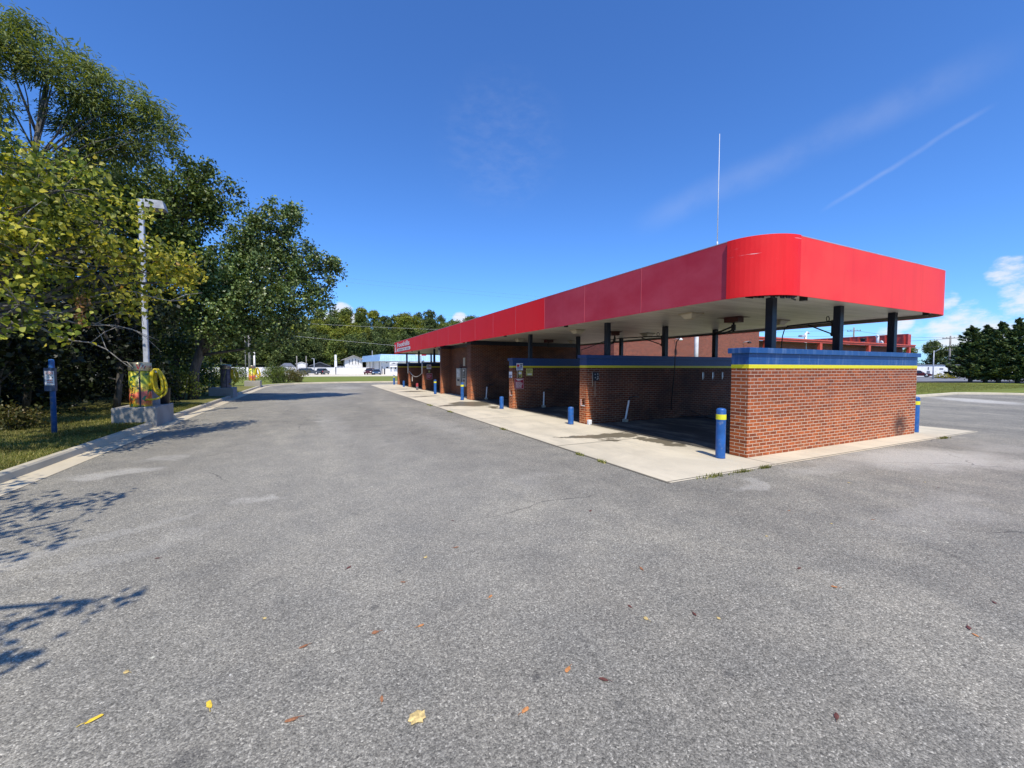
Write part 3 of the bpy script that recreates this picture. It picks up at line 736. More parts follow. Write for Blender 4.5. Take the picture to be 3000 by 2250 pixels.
# ================================================================== CAR WASH
CW = thing('car_wash', 'long open-bay brick car wash with a red-edged flat canopy', 'car wash', (10.95, 23.5, 0))
def wpart(name, mb, mats, parent, root, uv=True, label=None):
    """mesh written in world coordinates, stored relative to its thing"""
    me = mb.mesh(name, mats)
    if uv: box_uv(me)
    me.transform(Matrix.Translation(-root.location))
    o = link(name, me, parent)
    if label: o['label'] = label
    return o
X0, X1, TH = 7.51, 14.42, .36
WALLS = [5.08, 10.27, 15.45, 31.24, 36.47, 41.79]
for i, y in enumerate(WALLS):
    y1 = y + TH; mb = MB()
    if i in (1, 2):       # coin niche knocked into the end of the wall
        na, nb, za, zb = (y + .09, y + .26, .57, .78)
        mb.box(X0 + .16, X1, y, y1, -.02, 1.742)
        mb.box(X0, X0 + .16, y, na, -.02, 1.742); mb.box(X0, X0 + .16, nb, y1, -.02, 1.742)
        mb.box(X0, X0 + .16, na, nb, -.02, za); mb.box(X0, X0 + .16, na, nb, zb, 1.742)
    else: mb.box(X0, X1, y, y1, -.02, 1.742)
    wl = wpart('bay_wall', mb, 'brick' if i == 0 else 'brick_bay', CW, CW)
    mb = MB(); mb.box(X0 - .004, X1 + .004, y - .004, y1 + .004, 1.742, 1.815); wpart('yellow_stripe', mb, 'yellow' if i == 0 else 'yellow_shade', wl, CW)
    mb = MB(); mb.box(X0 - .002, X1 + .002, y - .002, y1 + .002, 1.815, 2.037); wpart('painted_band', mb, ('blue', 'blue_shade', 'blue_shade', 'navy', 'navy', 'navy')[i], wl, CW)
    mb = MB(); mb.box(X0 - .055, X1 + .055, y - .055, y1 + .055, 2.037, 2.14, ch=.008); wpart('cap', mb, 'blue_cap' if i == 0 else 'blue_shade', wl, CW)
    if i in (1, 2):
        mb = MB(); mb.box(X0 - .012, X0 + .03, y + .07, y + .28, .555, .574); mb.box(X0 - .006, X0 + .02, y + .27, y + .285, .574, .77)
        wpart('niche_sill', mb, 'white', wl, CW)
    for x in (8.44, 10.94, 13.47):
        mb = MB(); yc = y + .18; mb.box(x - .075, x + .075, yc - .075, yc + .075, 2.14, 3.178, ch=.006)
        wpart('column', mb, 'navy', CW, CW)
# equipment room with its recessed pay wall
mb = MB(); mb.prism([(7.51, 20.6), (14.42, 20.6), (14.42, 26.55), (7.51, 26.55), (7.51, 26.24), (8.16, 26.24), (8.16, 21.2), (7.51, 21.2)], -.02, 2.96)
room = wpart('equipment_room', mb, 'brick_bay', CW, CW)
mb = MB(); mb.prism([(7.505, 20.595), (14.425, 20.595), (14.425, 26.555), (7.505, 26.555), (7.505, 26.235), (8.155, 26.235), (8.155, 21.205), (7.505, 21.205)], 2.96, 3.178)
wpart('painted_band', mb, 'navy', room, CW)
# canopy outline with rounded corners
CX0, CX1, CY0, CY1, R = 7.2, 14.82, 4.52, 42.6, .82
def arc(cx, cy, r, a0, a1, k=12): return [(cx + r * math.cos(math.radians(a0 + (a1 - a0) * i / k)), cy + r * math.sin(math.radians(a0 + (a1 - a0) * i / k))) for i in range(k + 1)]
def outline(d):
    r = R - d
    return arc(CX0 + R, CY0 + R, r, 180, 270) + arc(CX1 - R, CY0 + R, r, 270, 360) + arc(CX1 - R, CY1 - R, r, 0, 90) + arc(CX0 + R, CY1 - R, r, 90, 180)
mb = MB(); mb.prism(outline(.05), 3.18, 3.86); wpart('canopy_roof', mb, 'soffit', CW, CW)
mb = MB()
o1, o2 = outline(.022), outline(.049); k = len(o1)
for i in range(k):
    j = (i + 1) % k
    for (a, b, z0, z1) in ((o1[i], o1[j], 3.095, 4.15),): mb.quad([(*a, z0), (*b, z0), (*b, z1), (*a, z1)])
    mb.quad([(*o2[j], 3.095), (*o2[i], 3.095), (*o2[i], 4.15), (*o2[j], 4.15)])
    mb.quad([(*o1[j], 3.095), (*o1[i], 3.095), (*o2[i], 3.095), (*o2[j], 3.095)]); mb.quad([(*o1[i], 4.15), (*o1[j], 4.15), (*o2[j], 4.15), (*o2[i], 4.15)])
wpart('fascia_frame', mb, 'frame', CW, CW)
def panel(pts, mat, t=.02, z0=3.08, z1=4.165, label=None):
    """vertical fascia sheet along a polyline, thickness t inwards"""
    mb = MB(); st = strip(pts, 0, t)   # travel keeps the building on the left
    for i in range(len(pts) - 1):
        a, c = st[i]; b, d = st[i + 1]; sm = len(pts) > 2
        mb.quad([(a.x, a.y, z0), (b.x, b.y, z0), (b.x, b.y, z1), (a.x, a.y, z1)], 0, sm)
        mb.quad([(d.x, d.y, z0), (c.x, c.y, z0), (c.x, c.y, z1), (d.x, d.y, z1)], 0, sm)
        mb.quad([(a.x, a.y, z1), (b.x, b.y, z1), (d.x, d.y, z1), (c.x, c.y, z1)]); mb.quad([(b.x, b.y, z0), (a.x, a.y, z0), (c.x, c.y, z0), (d.x, d.y, z0)])
    a, c = st[0]; mb.quad([(c.x, c.y, z0), (a.x, a.y, z0), (a.x, a.y, z1), (c.x, c.y, z1)])
    b, d = st[-1]; mb.quad([(b.x, b.y, z0), (d.x, d.y, z0), (d.x, d.y, z1), (b.x, b.y, z1)])
    return wpart('fascia_panel', mb, mat, CW, CW, label=label)
g = .003
panel([(x - .0, y) for x, y in arc(CX0 + R, CY0 + R, R + .035, 180, 270, 16)], 'red_bright', .05, 3.074, 4.17, label='bright red curved corner panel scuffed with pale scratches, standing proud of its neighbours')
panel([(CX0 + R + g, CY0), (CX1 - R - g, CY0)], 'red_front')
panel(arc(CX1 - R, CY0 + R, R, 270, 360), 'red_front')
ys = [CY0 + R] + [CY0 + R + 2.32 * i for i in range(1, 4)]
for a, b in zip(ys[:-1], ys[1:]): panel([(CX0, b - g), (CX0, a + g)], 'red_faded', label='sun-faded pinkish red fascia panel')
y0 = ys[-1]; st = (CY1 - R - y0) / 13
for i in range(13): panel([(CX0, y0 + (i + 1) * st - g), (CX0, y0 + i * st + g)], 'red_long')
panel(arc(CX0 + R, CY1 - R, R, 90, 180), 'red_long')
panel([(CX1 - R, CY1), (CX0 + R, CY1)], 'red_long'); panel(arc(CX1 - R, CY1 - R, R, 0, 90), 'red_long')
panel([(CX1, CY0 + R + g), (CX1, CY1 - R - g)], 'red_long')
for zt0, zt1, d, nm, mt in ((4.168, 4.182, -.002, 'edge_trim', 'edge_trim'),):
    mb = MB(); a_, b_ = outline(d), outline(.06); k = len(a_)
    for i in range(k):
        j = (i + 1) % k
        mb.quad([(*a_[i], zt0), (*a_[j], zt0), (*a_[j], zt1), (*a_[i], zt1)]); mb.quad([(*a_[i], zt1), (*a_[j], zt1), (*b_[j], zt1), (*b_[i], zt1)]); mb.quad([(*a_[j], zt0), (*a_[i], zt0), (*b_[i], zt0), (*b_[j], zt0)])
    wpart(nm, mb, mt, CW, CW)
for y in ys[1:] + [y0 + i * st for i in range(1, 13)]:
    mb = MB(); mb.box(CX0 - .0035, CX0 + .006, y - .011, y + .011, 3.085, 4.16); wpart('seam_strip', mb, 'seam', CW, CW)
# torn trim hanging below the front corner
mb = MB(); rs = random.Random(3)
for i in range(16):
    a = math.radians(205 + i * 4.4); x, y = CX0 + R + (R - .06) * math.cos(a), CY0 + R + (R - .06) * math.sin(a); dz = rs.uniform(.015, .06)
    mb.box(x - .05, x + .05, y - .012, y + .012, 3.085 - dz, 3.12)
mb.tube([(8.0, 4.6, 3.09), (8.12, 4.68, 3.06), (8.3, 4.72, 3.05)], .016, 5)
wpart('torn_trim', mb, 'rubber', CW, CW)
for (x, y) in ((8.62, 4.75), (13.75, 4.72), (7.36, 11.2), (7.36, 15.9), (7.36, 21.3), (7.36, 27.2), (7.36, 34.5)):
    mb = MB(); mb.box(x - .05, x + .05, y - .05, y + .05, 3.06, 3.18); wpart('fascia_bracket', mb, 'steel_dark', CW, CW)

# shop sign lettering at the far end of the long fascia
SG = thing('shop_sign', 'white Foothills WASH \'N\' GO lettering at the far end of the red fascia', 'sign', (7.17, 38, 3.6))
def sg(y, z): return (7.185 - 7.17, y - 38, z - 3.6)
fit_text('lettering', 'Foothills', 'white', SG, sg(40.25, 3.64), (0, -1, 0), (0, 0, 1), 5.6, .42, .028)
mb = MB(); pl = []
for (cy, a0) in ((34.45, -90), (40.2, 90)):
    for i in range(9): a = math.radians(a0 + i * 22.5); pl.append((cy - .9 * .2 * 1 * math.cos(a) * 1.0, 3.38 + .135 * math.sin(a)))
mb.quad([sg(y, z) for y, z in pl]); part('name_plate', mb, 'white', SG)
t_ = fit_text('lettering', "WASH 'N' GO", 'sign_red', SG, (sg(39.9, 3.3)[0] - .006, 39.9 - 38, 3.305 - 3.6), (0, -1, 0), (0, 0, 1), 5.2, .15, .03)
mb = MB()     # emblem: a drop above a swept figure
mb.quad([sg(41.35 - .45 * c, 3.86 + .13 * s_) for c, s_ in [(0, 1), (.5, .2), (.6, -.4), (0, -1), (-.6, -.4), (-.5, .2)]])
mb.quad([sg(y, z) for y, z in [(41.55, 3.20), (40.7, 3.22), (40.75, 3.30), (41.05, 3.34), (40.8, 3.42), (41.0, 3.52), (40.85, 3.68), (41.3, 3.70), (41.4, 3.5)]])
part('emblem', mb, 'white', SG)

# antenna
t = thing('antenna_mast', 'tall thin white whip antenna standing on the canopy roof', 'antenna', (9.0, 6.98, 3.86))
mb = MB(); mb.tube([(0, 0, .9), (0, 0, 2.2), (0, 0, 3.6)], [.011, .009, .006], 8); part('whip', mb, 'white_pipe', t)
mb = MB(); mb.lathe([(.035, 0), (.035, .75), (.028, .78), (.02, .95), (.016, 1.0)], 0, 0, 12); mb.box(-.12, .12, -.12, .12, 0, .02); part('mount', mb, 'white_pipe', t)

# ------------------------------------------------------------------ bollards
def bollard(name, label, x, y, h, mat, band):
    t = thing(name, label, 'bollard', (x, y, .006), 0, 'bollards along the wash bays'); r = .088
    mb = MB(); mb.lathe([(r + .003, 0), (r, .02), (r, h - .02), (r * .96, h - .006), (r * .7, h + .012), (r * .25, h + .02), (.001, h + .021)], 0, 0, 24); part('post', mb, mat, t)
    if band: mb = MB(); mb.lathe([(r + .003, h - .2), (r + .0035, h - .105), (r + .003, h - .1)], 0, 0, 24, cap=False); mb.lathe([(r + .0025, h - .2), (r + .003, h - .199)], 0, 0, 24, cap=False); part('band', mb, 'yellow_band', t)
    if mat == 'bollard_red': mb = MB(); mb.lathe([(r + .002, 0), (r + .003, h * .5), (r + .002, h * .52)], 0, 0, 24, cap=False); part('bare_base', mb, 'bollard_base', t)
    return t
bollard('bollard', 'tall blue bollard with yellow band beside the nearest brick bay wall', 7.05, 5.30, .95, 'bollard_blue', True)
bollard('bollard', 'short plain blue bollard in front of the wall end with the grey switch box', 7.07, 10.46, .52, 'bollard_blue', False)
bollard('bollard', 'short plain blue bollard beside the wall end with the white paper notice', 7.08, 15.64, .50, 'bollard_blue', False)
bollard('bollard', 'tall worn blue bollard with yellow band in front of the pay cabinets', 7.06, 20.68, .92, 'bollard_blue', True)
bollard('bollard', 'tall blue bollard with yellow band beyond the recessed pay wall', 7.06, 26.1, .92, 'bollard_blue', True)
bollard('bollard', 'short red-topped bollard with a bare grey base', 7.08, 31.4, .5, 'bollard_red', False)
bollard('bollard', 'short blue bollard next to the roped-off far bay', 7.12, 36.85, .52, 'bollard_blue', False)
bollard('bollard', 'farthest tall bollard with yellow band at the end of the wash', 7.12, 41.75, .92, 'bollard_blue', True)
bollard('bollard', 'tall blue bollard half hidden behind the right end of the nearest brick wall', 14.73, 5.19, .95, 'bollard_blue', True)

# ------------------------------------------------------------------ things under the canopy
lamp = thing('ceiling_light', 'cream canopy light over the nearest bay, left of the boom motor', 'ceiling light', (8.93, 7.66, 3.178), 0, 'lights under the wash canopy')
mb = MB(); mb.box(-.22, .22, -.22, .22, -.035, 0); part('housing', mb, 'lamp_housing', lamp)
mb = MB(); mb.prism([(-.11, -.11), (.11, -.11), (.11, .11), (-.11, .11)], -.15, -.036, top=[(-.19, -.19), (.19, -.19), (.19, .19), (-.19, .19)]); part('lens', mb, 'lamp_lens', lamp)
for x, y, lb in ((12.58, 7.62, 'cream canopy light over the nearest bay, right of the boom motor'), (9.0, 12.92, 'cream canopy light over the second bay, left side'), (12.52, 12.92, 'cream canopy light over the second bay, right side'),
                 (9.27, 18.3, 'cream canopy light over the third bay, left side'), (12.5, 18.3, 'cream canopy light over the third bay, right side')):
    dup(lamp, (x, y, 3.178), 0, lb)
def boom_motor(x, y, label, ang, arm=True, hose=None):
    t = thing('wash_boom', label, 'hose boom', (x, y, 3.178), ang, 'ceiling hose booms')
    mb = MB(); mb.box(-.2, .2, -.16, .16, -.14, 0, ch=.01); mb.box(-.34, .34, -.25, .25, -.006, -.001); part('swivel_box', mb, 'darkred', t)
    mb = MB(); mb.tube([(0, 0, -.14), (0, 0, -.40)], .028, 8); mb.box(-.05, .05, -.03, .03, -.36, -.2); part('spindle', mb, 'steel_dark', t)
    if arm:
        mb = MB(); mb.tube([(0, 0, -.24), (.35, 0, -.36), (.62, 0, -.42)], .028, 6); mb.tube([(0, 0, -.34), (.3, 0, -.43), (.62, 0, -.44)], .022, 6)
        mb.tube([(.58, 0, -.42), (1.0, 0, -.44), (1.55, .02, -.45), (1.72, .03, -.47)], .02, 6); part('arm', mb, 'steel_dark', t)
    if hose:
        mb = MB(); mb.tube(hose, .014, 6); part('hose', mb, 'rubber', t)
    return t
hose = [(1.66, .03, -.46), (1.78, .05, -.6), (1.86, 0, -1.0), (2.0, -.2, -1.5), (2.2, -.4, -2.1), (2.35, -.55, -2.7), (2.5, -.8, -3.0), (2.3, -1.3, -3.14), (1.5, -1.7, -3.15), (.8, -1.2, -3.14), (.9, -.5, -3.02), (1.4, -.2, -2.8)]
boom_motor(10.76, 7.76, 'dark red boom swivel with hose arm on the soffit of the nearest bay', math.radians(98), True, hose)
boom_motor(10.84, 12.97, 'dark red boom swivel with folded arm on the soffit of the second bay', math.radians(60), True)
boom_motor(10.9, 18.2, 'dark red boom swivel on the soffit of the third bay, by the equipment room wall', 0, False)
def wall_boom(x, y, label, tipx, tipy, hose):
    t = thing('wall_boom', label, 'hose boom', (x, y, 2.5), 0, 'post mounted hose booms'); dx, dy = tipx - x, tipy - y
    mb = MB(); mb.tube([(0, 0, 0), (0, 0, .38)], .028, 8); mb.box(-.05, .05, -.08, .02, .02, .07); mb.box(-.05, .05, -.08, .02, .3, .35); part('pivot', mb, 'steel_dark', t)
    mb = MB(); mb.tube([(0, 0, .35), (dx * .5, dy * .5, .34), (dx, dy, .32)], .02, 6); mb.tube([(0, 0, .05), (dx * .52, dy * .52, .31)], .017, 6)
    rr = [(.06 * math.cos(a) + dx * .1, dy * .1, .42 + .06 * math.sin(a)) for a in [i * PI / 6 for i in range(13)]]; mb.tube(rr, .01, 5); part('arm', mb, 'steel_dark', t)
    mb = MB(); mb.tube([(dx + a, dy + b, .32 + c) for a, b, c in hose], .013, 6); part('hose', mb, 'rubber', t)
wall_boom(11.03, 5.42, 'black hose arm pivoting on the middle column of the nearest wall', 10.98, 6.42, [(0, -.05, 0), (0, .06, -.05), (-.02, .1, -.25), (-.03, .12, -.6), (-.02, .14, -1.2), (0, .2, -2.0)])
wall_boom(10.97, 10.62, 'black hose arm pivoting on the middle column of the second wall', 10.1, 11.6, [(0, 0, 0), (-.3, .1, -.03), (-.7, .3, -.14), (-1.05, .6, -.32), (-1.25, .85, -.42), (-1.2, .95, -.7), (-1.15, .95, -1.3)])
# hooks, pipes, boxes on the bay walls
for i, x in enumerate((12.62, 13.14, 13.66)):
    t = thing('mat_clip', ['left', 'middle', 'right'][i] + ' steel mat clip of three high on the second bay wall', 'mat clip', (x, 10.27, 1.46), 0, 'mat clips on the bay wall')
    mb = MB(); mb.box(-.02, .02, -.012, -.001, -.13, .13); mb.tube([(0, -.012, .11), (0, -.05, .12), (0, -.055, -.06), (0, -.02, -.11)], .008, 6); part('clip', mb, 'steel', t)
def holder(x, y, label, lean):
    t = thing('hose_holder', label, 'pipe holder', (x, y, .012), 0, 'spray gun holders')
    mb = MB(); mb.tube([(0, 0, .06), (lean, .02, .68)], .032, 10, cap=False); part('tube', mb, 'white_pipe', t)
    mb = MB(); mb.box(-.08, .08, -.06, .06, 0, .09, ch=.01); part('foot', mb, 'lamp_housing', t)
    mb = MB(); mb.tube([(lean, .02, .5), (lean * 1.2, .02, .76), (lean * 1.2 + .12, 0, .80), (lean * 1.2 + .36, -.02, .775)], .016, 6); part('spray_gun', mb, 'rubber', t)
holder(8.96, 10.16, 'white leaning gun holder tube at the foot of the second bay wall', .16)
holder(8.96, 15.36, 'white upright gun holder tube at the foot of the third bay wall', .03)
holder(8.35, 20.48, 'gun holder tube in the dark against the equipment room wall', .05)
t = thing('switch_box', 'grey switch plate with round buttons on the second bay wall', 'switch box', (7.855, 10.268, 1.47))
mb = MB(); mb.box(-.105, .105, -.03, 0, -.13, .13, ch=.0); part('plate', mb, 'steel_dark', t)
for a, b in ((.05, .08), (.05, .0), (-.04, -.03), (.03, -.08), (-.05, .07), (.06, -.05)): mb = MB(); mb.tube([(a, -.03, b), (a, -.042, b)], .02, 10); part('button', mb, 'grey_box', t)
mb = MB(); mb.tube([(-.125, -.012, .13), (-.125, -.012, -.3)], .008, 6); mb.tube([(-.03, -.012, -.13), (-.03, -.012, -.62)], .007, 6); part('conduit', mb, 'lamp_housing', t)
t = thing('corner_block', 'small white block at the foot of the second bay wall end', 'block', (7.58, 10.2, .006))
mb = MB(); mb.box(-.06, .06, -.06, .05, 0, .14, ch=.015); part('block', mb, 'white', t)

def sign(name, label, x, y, z, wd, ht, bars, board='paper', face='-y', cat='sign', extra=None, thick=.012):
    """flat notice; bars = (u0,u1,v0,v1,material) in 0..1 of its face"""
    t = thing(name, label, cat, (x, y, z), {'-y': 0, '-x': -PI / 2}[face])
    mb = MB(); mb.box(-wd / 2, wd / 2, -thick, 0, -ht / 2, ht / 2); part('board', mb, board, t)
    by = {}
    for u0, u1, v0, v1, m in bars: by.setdefault(m, []).append((u0, u1, v0, v1))
    for m, L in by.items():
        mb = MB()
        for k, (u0, u1, v0, v1) in enumerate(L): mb.quad([((u - .5) * wd, -thick - .002, (v - .5) * ht) for u, v in ((u0, v0), (u1, v0), (u1, v1), (u0, v1))])
        part('print', mb, m, t)
    if extra: extra(t)
    return t
def lines(u0, u1, v0, v1, k, m, seed=1, frac=.5):
    r = random.Random(seed); out = []
    for i in range(k):
        v = v1 - (v1 - v0) * (i + .25) / k; h = (v1 - v0) / k * frac; u = u0
        end = u0 + (u1 - u0) * r.uniform(.6, 1)
        while u < end - .02:
            l = r.uniform(.05, .16); out.append((u, min(end, u + l), v - h, v, m)); u += l + .025
    return out
def mk_must(t):
    fit_text('lettering', 'MUST', 'white', t, (-.09, -.0145, .12), (1, 0, 0), (0, 0, 1), .18, .055, .02)
bars = [(.03, .97, .97, .985, 'white'), (.03, .97, .015, .03, 'white'), (.025, .04, .03, .97, 'white'), (.96, .975, .03, .97, 'white'), (.16, .86, .85, .91, 'white')]
bars += lines(.12, .9, .1, .68, 7, 'white', 4, .45)
sign('rules_sign', 'dark red rules sign with white lettering on the third bay wall', 7.81, 15.448, 1.065, .44, .45, bars, 'sign_red', extra=mk_must)
sign('notice_board', 'white square notice with red block and dark car drawing across the yellow stripe', 7.80, 15.392, 1.775, .30, .29, [(.05, .45, .48, .85, 'ink_red'), (.52, .95, .72, .88, 'ink'), (.55, .92, .5, .6, 'ink'), (.62, .82, .58, .68, 'ink'), (.06, .92, .28, .42, 'ink_blue'), (.06, .75, .12, .22, 'ink_blue')])
sign('poster', 'small weathered poster with a pale blue centre below the square notice', 7.84, 15.448, 1.465, .20, .28, [(.15, .85, .5, .82, 'paper'), (.25, .75, .1, .3, 'ink'), (.0, .2, .0, 1, 'ink')], 'sign_yellow')
sign('yellow_placard', 'worn yellow-green placard right of the other notices on the third bay wall', 8.30, 15.448, 1.55, .31, .31, lines(.1, .95, .4, .9, 4, 'ink', 8, .4) + [(.2, .35, .1, .3, 'paper'), (.42, .58, .1, .3, 'paper'), (.64, .82, .1, .3, 'paper')], 'sign_yellow')
sign('paper_notice', 'white paper notice with dark lines taped to the end of the third bay wall', 7.508, 15.66, 1.44, .30, .26, lines(.1, .9, .3, .52, 1, 'ink_blue', 2, .8) + lines(.15, .9, .05, .25, 1, 'ink_blue', 3, .8), 'paper', '-x', thick=.004)
t = thing('sign_bracket', 'thin pale upright strip between the square notice and the red rules sign', 'bracket', (7.715, 15.44, 1.3)); mb = MB(); mb.box(-.012, .012, -.01, 0, 0, .33); part('strip', mb, 'lamp_housing', t)
sign('notice_board', 'pale notice high on the far bay wall beyond the pay wall', 7.95, 31.185, 1.78, .34, .33, [(.1, .5, .55, .85, 'ink'), (.55, .9, .5, .8, 'ink_red'), (.1, .9, .2, .35, 'ink')])
sign('rules_sign', 'dull red rules sign with a pale border on the far bay wall', 8.0, 31.238, 1.05, .44, .45, [(.03, .97, .96, .99, 'paper'), (.03, .97, .01, .04, 'paper'), (.02, .05, .03, .97, 'paper'), (.95, .98, .03, .97, 'paper')] + lines(.15, .85, .2, .8, 5, 'paper', 9, .3), 'sign_red')
sign('poster', 'small dark poster between the two notices of the far bay wall', 7.98, 31.238, 1.42, .22, .24, [(.2, .8, .2, .8, 'sign_yellow')], 'ink')
# pay cabinets on the recessed wall
def cabinet(y, label, wd, screen):
    t = thing('pay_cabinet', label, 'pay station', (8.158, y, .62), -PI / 2)
    mb = MB(); mb.box(-wd / 2, wd / 2, -.2, 0, 0, 1.08, ch=.015); part('case', mb, 'grey_box', t)
    mb = MB(); mb.box(-wd * .38, wd * .38, -.206, -.2, .5, 1.02); part('face', mb, 'steel' if not screen else 'steel_dark', t)
    mb = MB()
    for u0, u1, v0, v1, m in lines(-.3, .3, .55, 1.0, 5, 'x', int(y), .5): mb.quad([(u0 * wd, -.2075, v0), (u1 * wd, -.2075, v0), (u1 * wd, -.2075, v1), (u0 * wd, -.2075, v1)])
    part('instructions', mb, 'paper' if not screen else 'grey_box', t)
    mb = MB(); mb.box(-wd * .22, wd * .25, -.209, -.2, .28, .40); part('slot', mb, 'ink', t)
    if screen: mb = MB(); mb.tube([(0, -.2, .94), (0, -.23, .94)], .05, 12); part('lamp', mb, 'white', t)
cabinet(24.05, 'left grey pay cabinet covered in instruction lines', .85, False)
cabinet(23.0, 'right grey pay cabinet with a dark panel, beside the brick pier', .62, True)
sign('panel_cover', 'blank pale metal cover plate above the pay cabinets', 8.158, 23.5, 2.08, .36, .5, [], 'lamp_housing', '-x', 'cover plate')
t = thing('wall_lamp', 'pale wall lamp on the far side of the equipment room', 'wall lamp', (7.62, 26.56, 2.55)); mb = MB(); mb.box(-.12, .14, 0, .3, 0, .35, ch=.03); part('body', mb, 'lamp_housing', t); mb = MB(); mb.box(-.14, .16, -.0, .34, .355, .5); part('hood', mb, 'steel_dark', t)
# rope across the far bay
t = thing('rope_barrier', 'pale sagging rope with a hanging tag across the far bay', 'rope', (7.56, 34.1, .5))
mb = MB(); P = [(0, 2.37 - 4.87 * i / 12, .56 + .42 * ((i / 6 - 1) ** 2)) for i in range(13)]; mb.tube([(p[0], p[1], p[2] - .1) for p in P], .022, 6); part('rope', mb, 'chain', t)
mb = MB(); mb.box(-.02, .02, 1.2, 1.35, .05, .45); part('hanging_tag', mb, 'chain', t)
for y, z0, z1, lb in ((36.5, 1.2, 2.2, 'grey conduit on the end of the wall by the roped bay'), (31.25, 1.25, 2.25, 'pale conduit on the end of the wall with the far notices')):
    t = thing('conduit_pipe', lb, 'conduit', (7.46, y + .1, z0)); mb = MB(); mb.tube([(0, 0, 0), (0, 0, .8), (.02, 0, .95), (.15, 0, 1.0)], .045, 8); part('pipe', mb, 'pole_paint', t)

# ================================================================== LEFT VERGE
t = thing('sign_post', 'blue steel post with a small notice box standing on the grass verge', 'sign post', (-5.68, 13.62, .13))
mb = MB(); mb.lathe([(.052, 0), (.052, 1.76), (.045, 1.79), (.001, 1.80)], 0, 0, 14); part('post', mb, 'bollard_blue', t)
mb = MB(); mb.box(-.085, .105, -.14, -.045, 1.04, 1.59, ch=.004); bx = part('box', mb, mat_bluepaint('box_blue', (.03, .05, .11), .15, False), t)
mb = MB(); mb.box(-.062, .098, -.146, -.1405, 1.18, 1.515); part('notice', mb, 'paper', bx)
mb = MB()
for u0, u1, v0, v1 in ((.22, .85, .16, .2), (.08, .92, .755, .77), (.08, .92, .945, .96)): mb.quad([(-.062 + .16 * u, -.1475, 1.18 + .335 * v) for u, v in ((u0, v0), (u1, v0), (u1, v1), (u0, v1))])
part('red_print', mb, 'ink_red', bx)
fit_text('lettering', 'NOTICE', 'ink_red', bx, (-.045, -.148, 1.18 + .335 * .795), (1, 0, 0), (0, 0, 1), .126, .04, .02)
fit_text('lettering', 'VIDEO', 'ink_red', bx, (-.03, -.148, 1.18 + .335 * .27), (1, 0, 0), (0, 0, 1), .10, .042, .02)
mb = MB()
for u0, u1, v0, v1 in ((.3, .75, .68, .71), (.3, .6, .55, .6), (.72, .86, .5, .58), (.1, .9, .06, .075)): mb.quad([(-.062 + .16 * u, -.1475, 1.18 + .335 * v) for u, v in ((u0, v0), (u1, v0), (u1, v1), (u0, v1))])
part('black_print', mb, 'ink', bx)

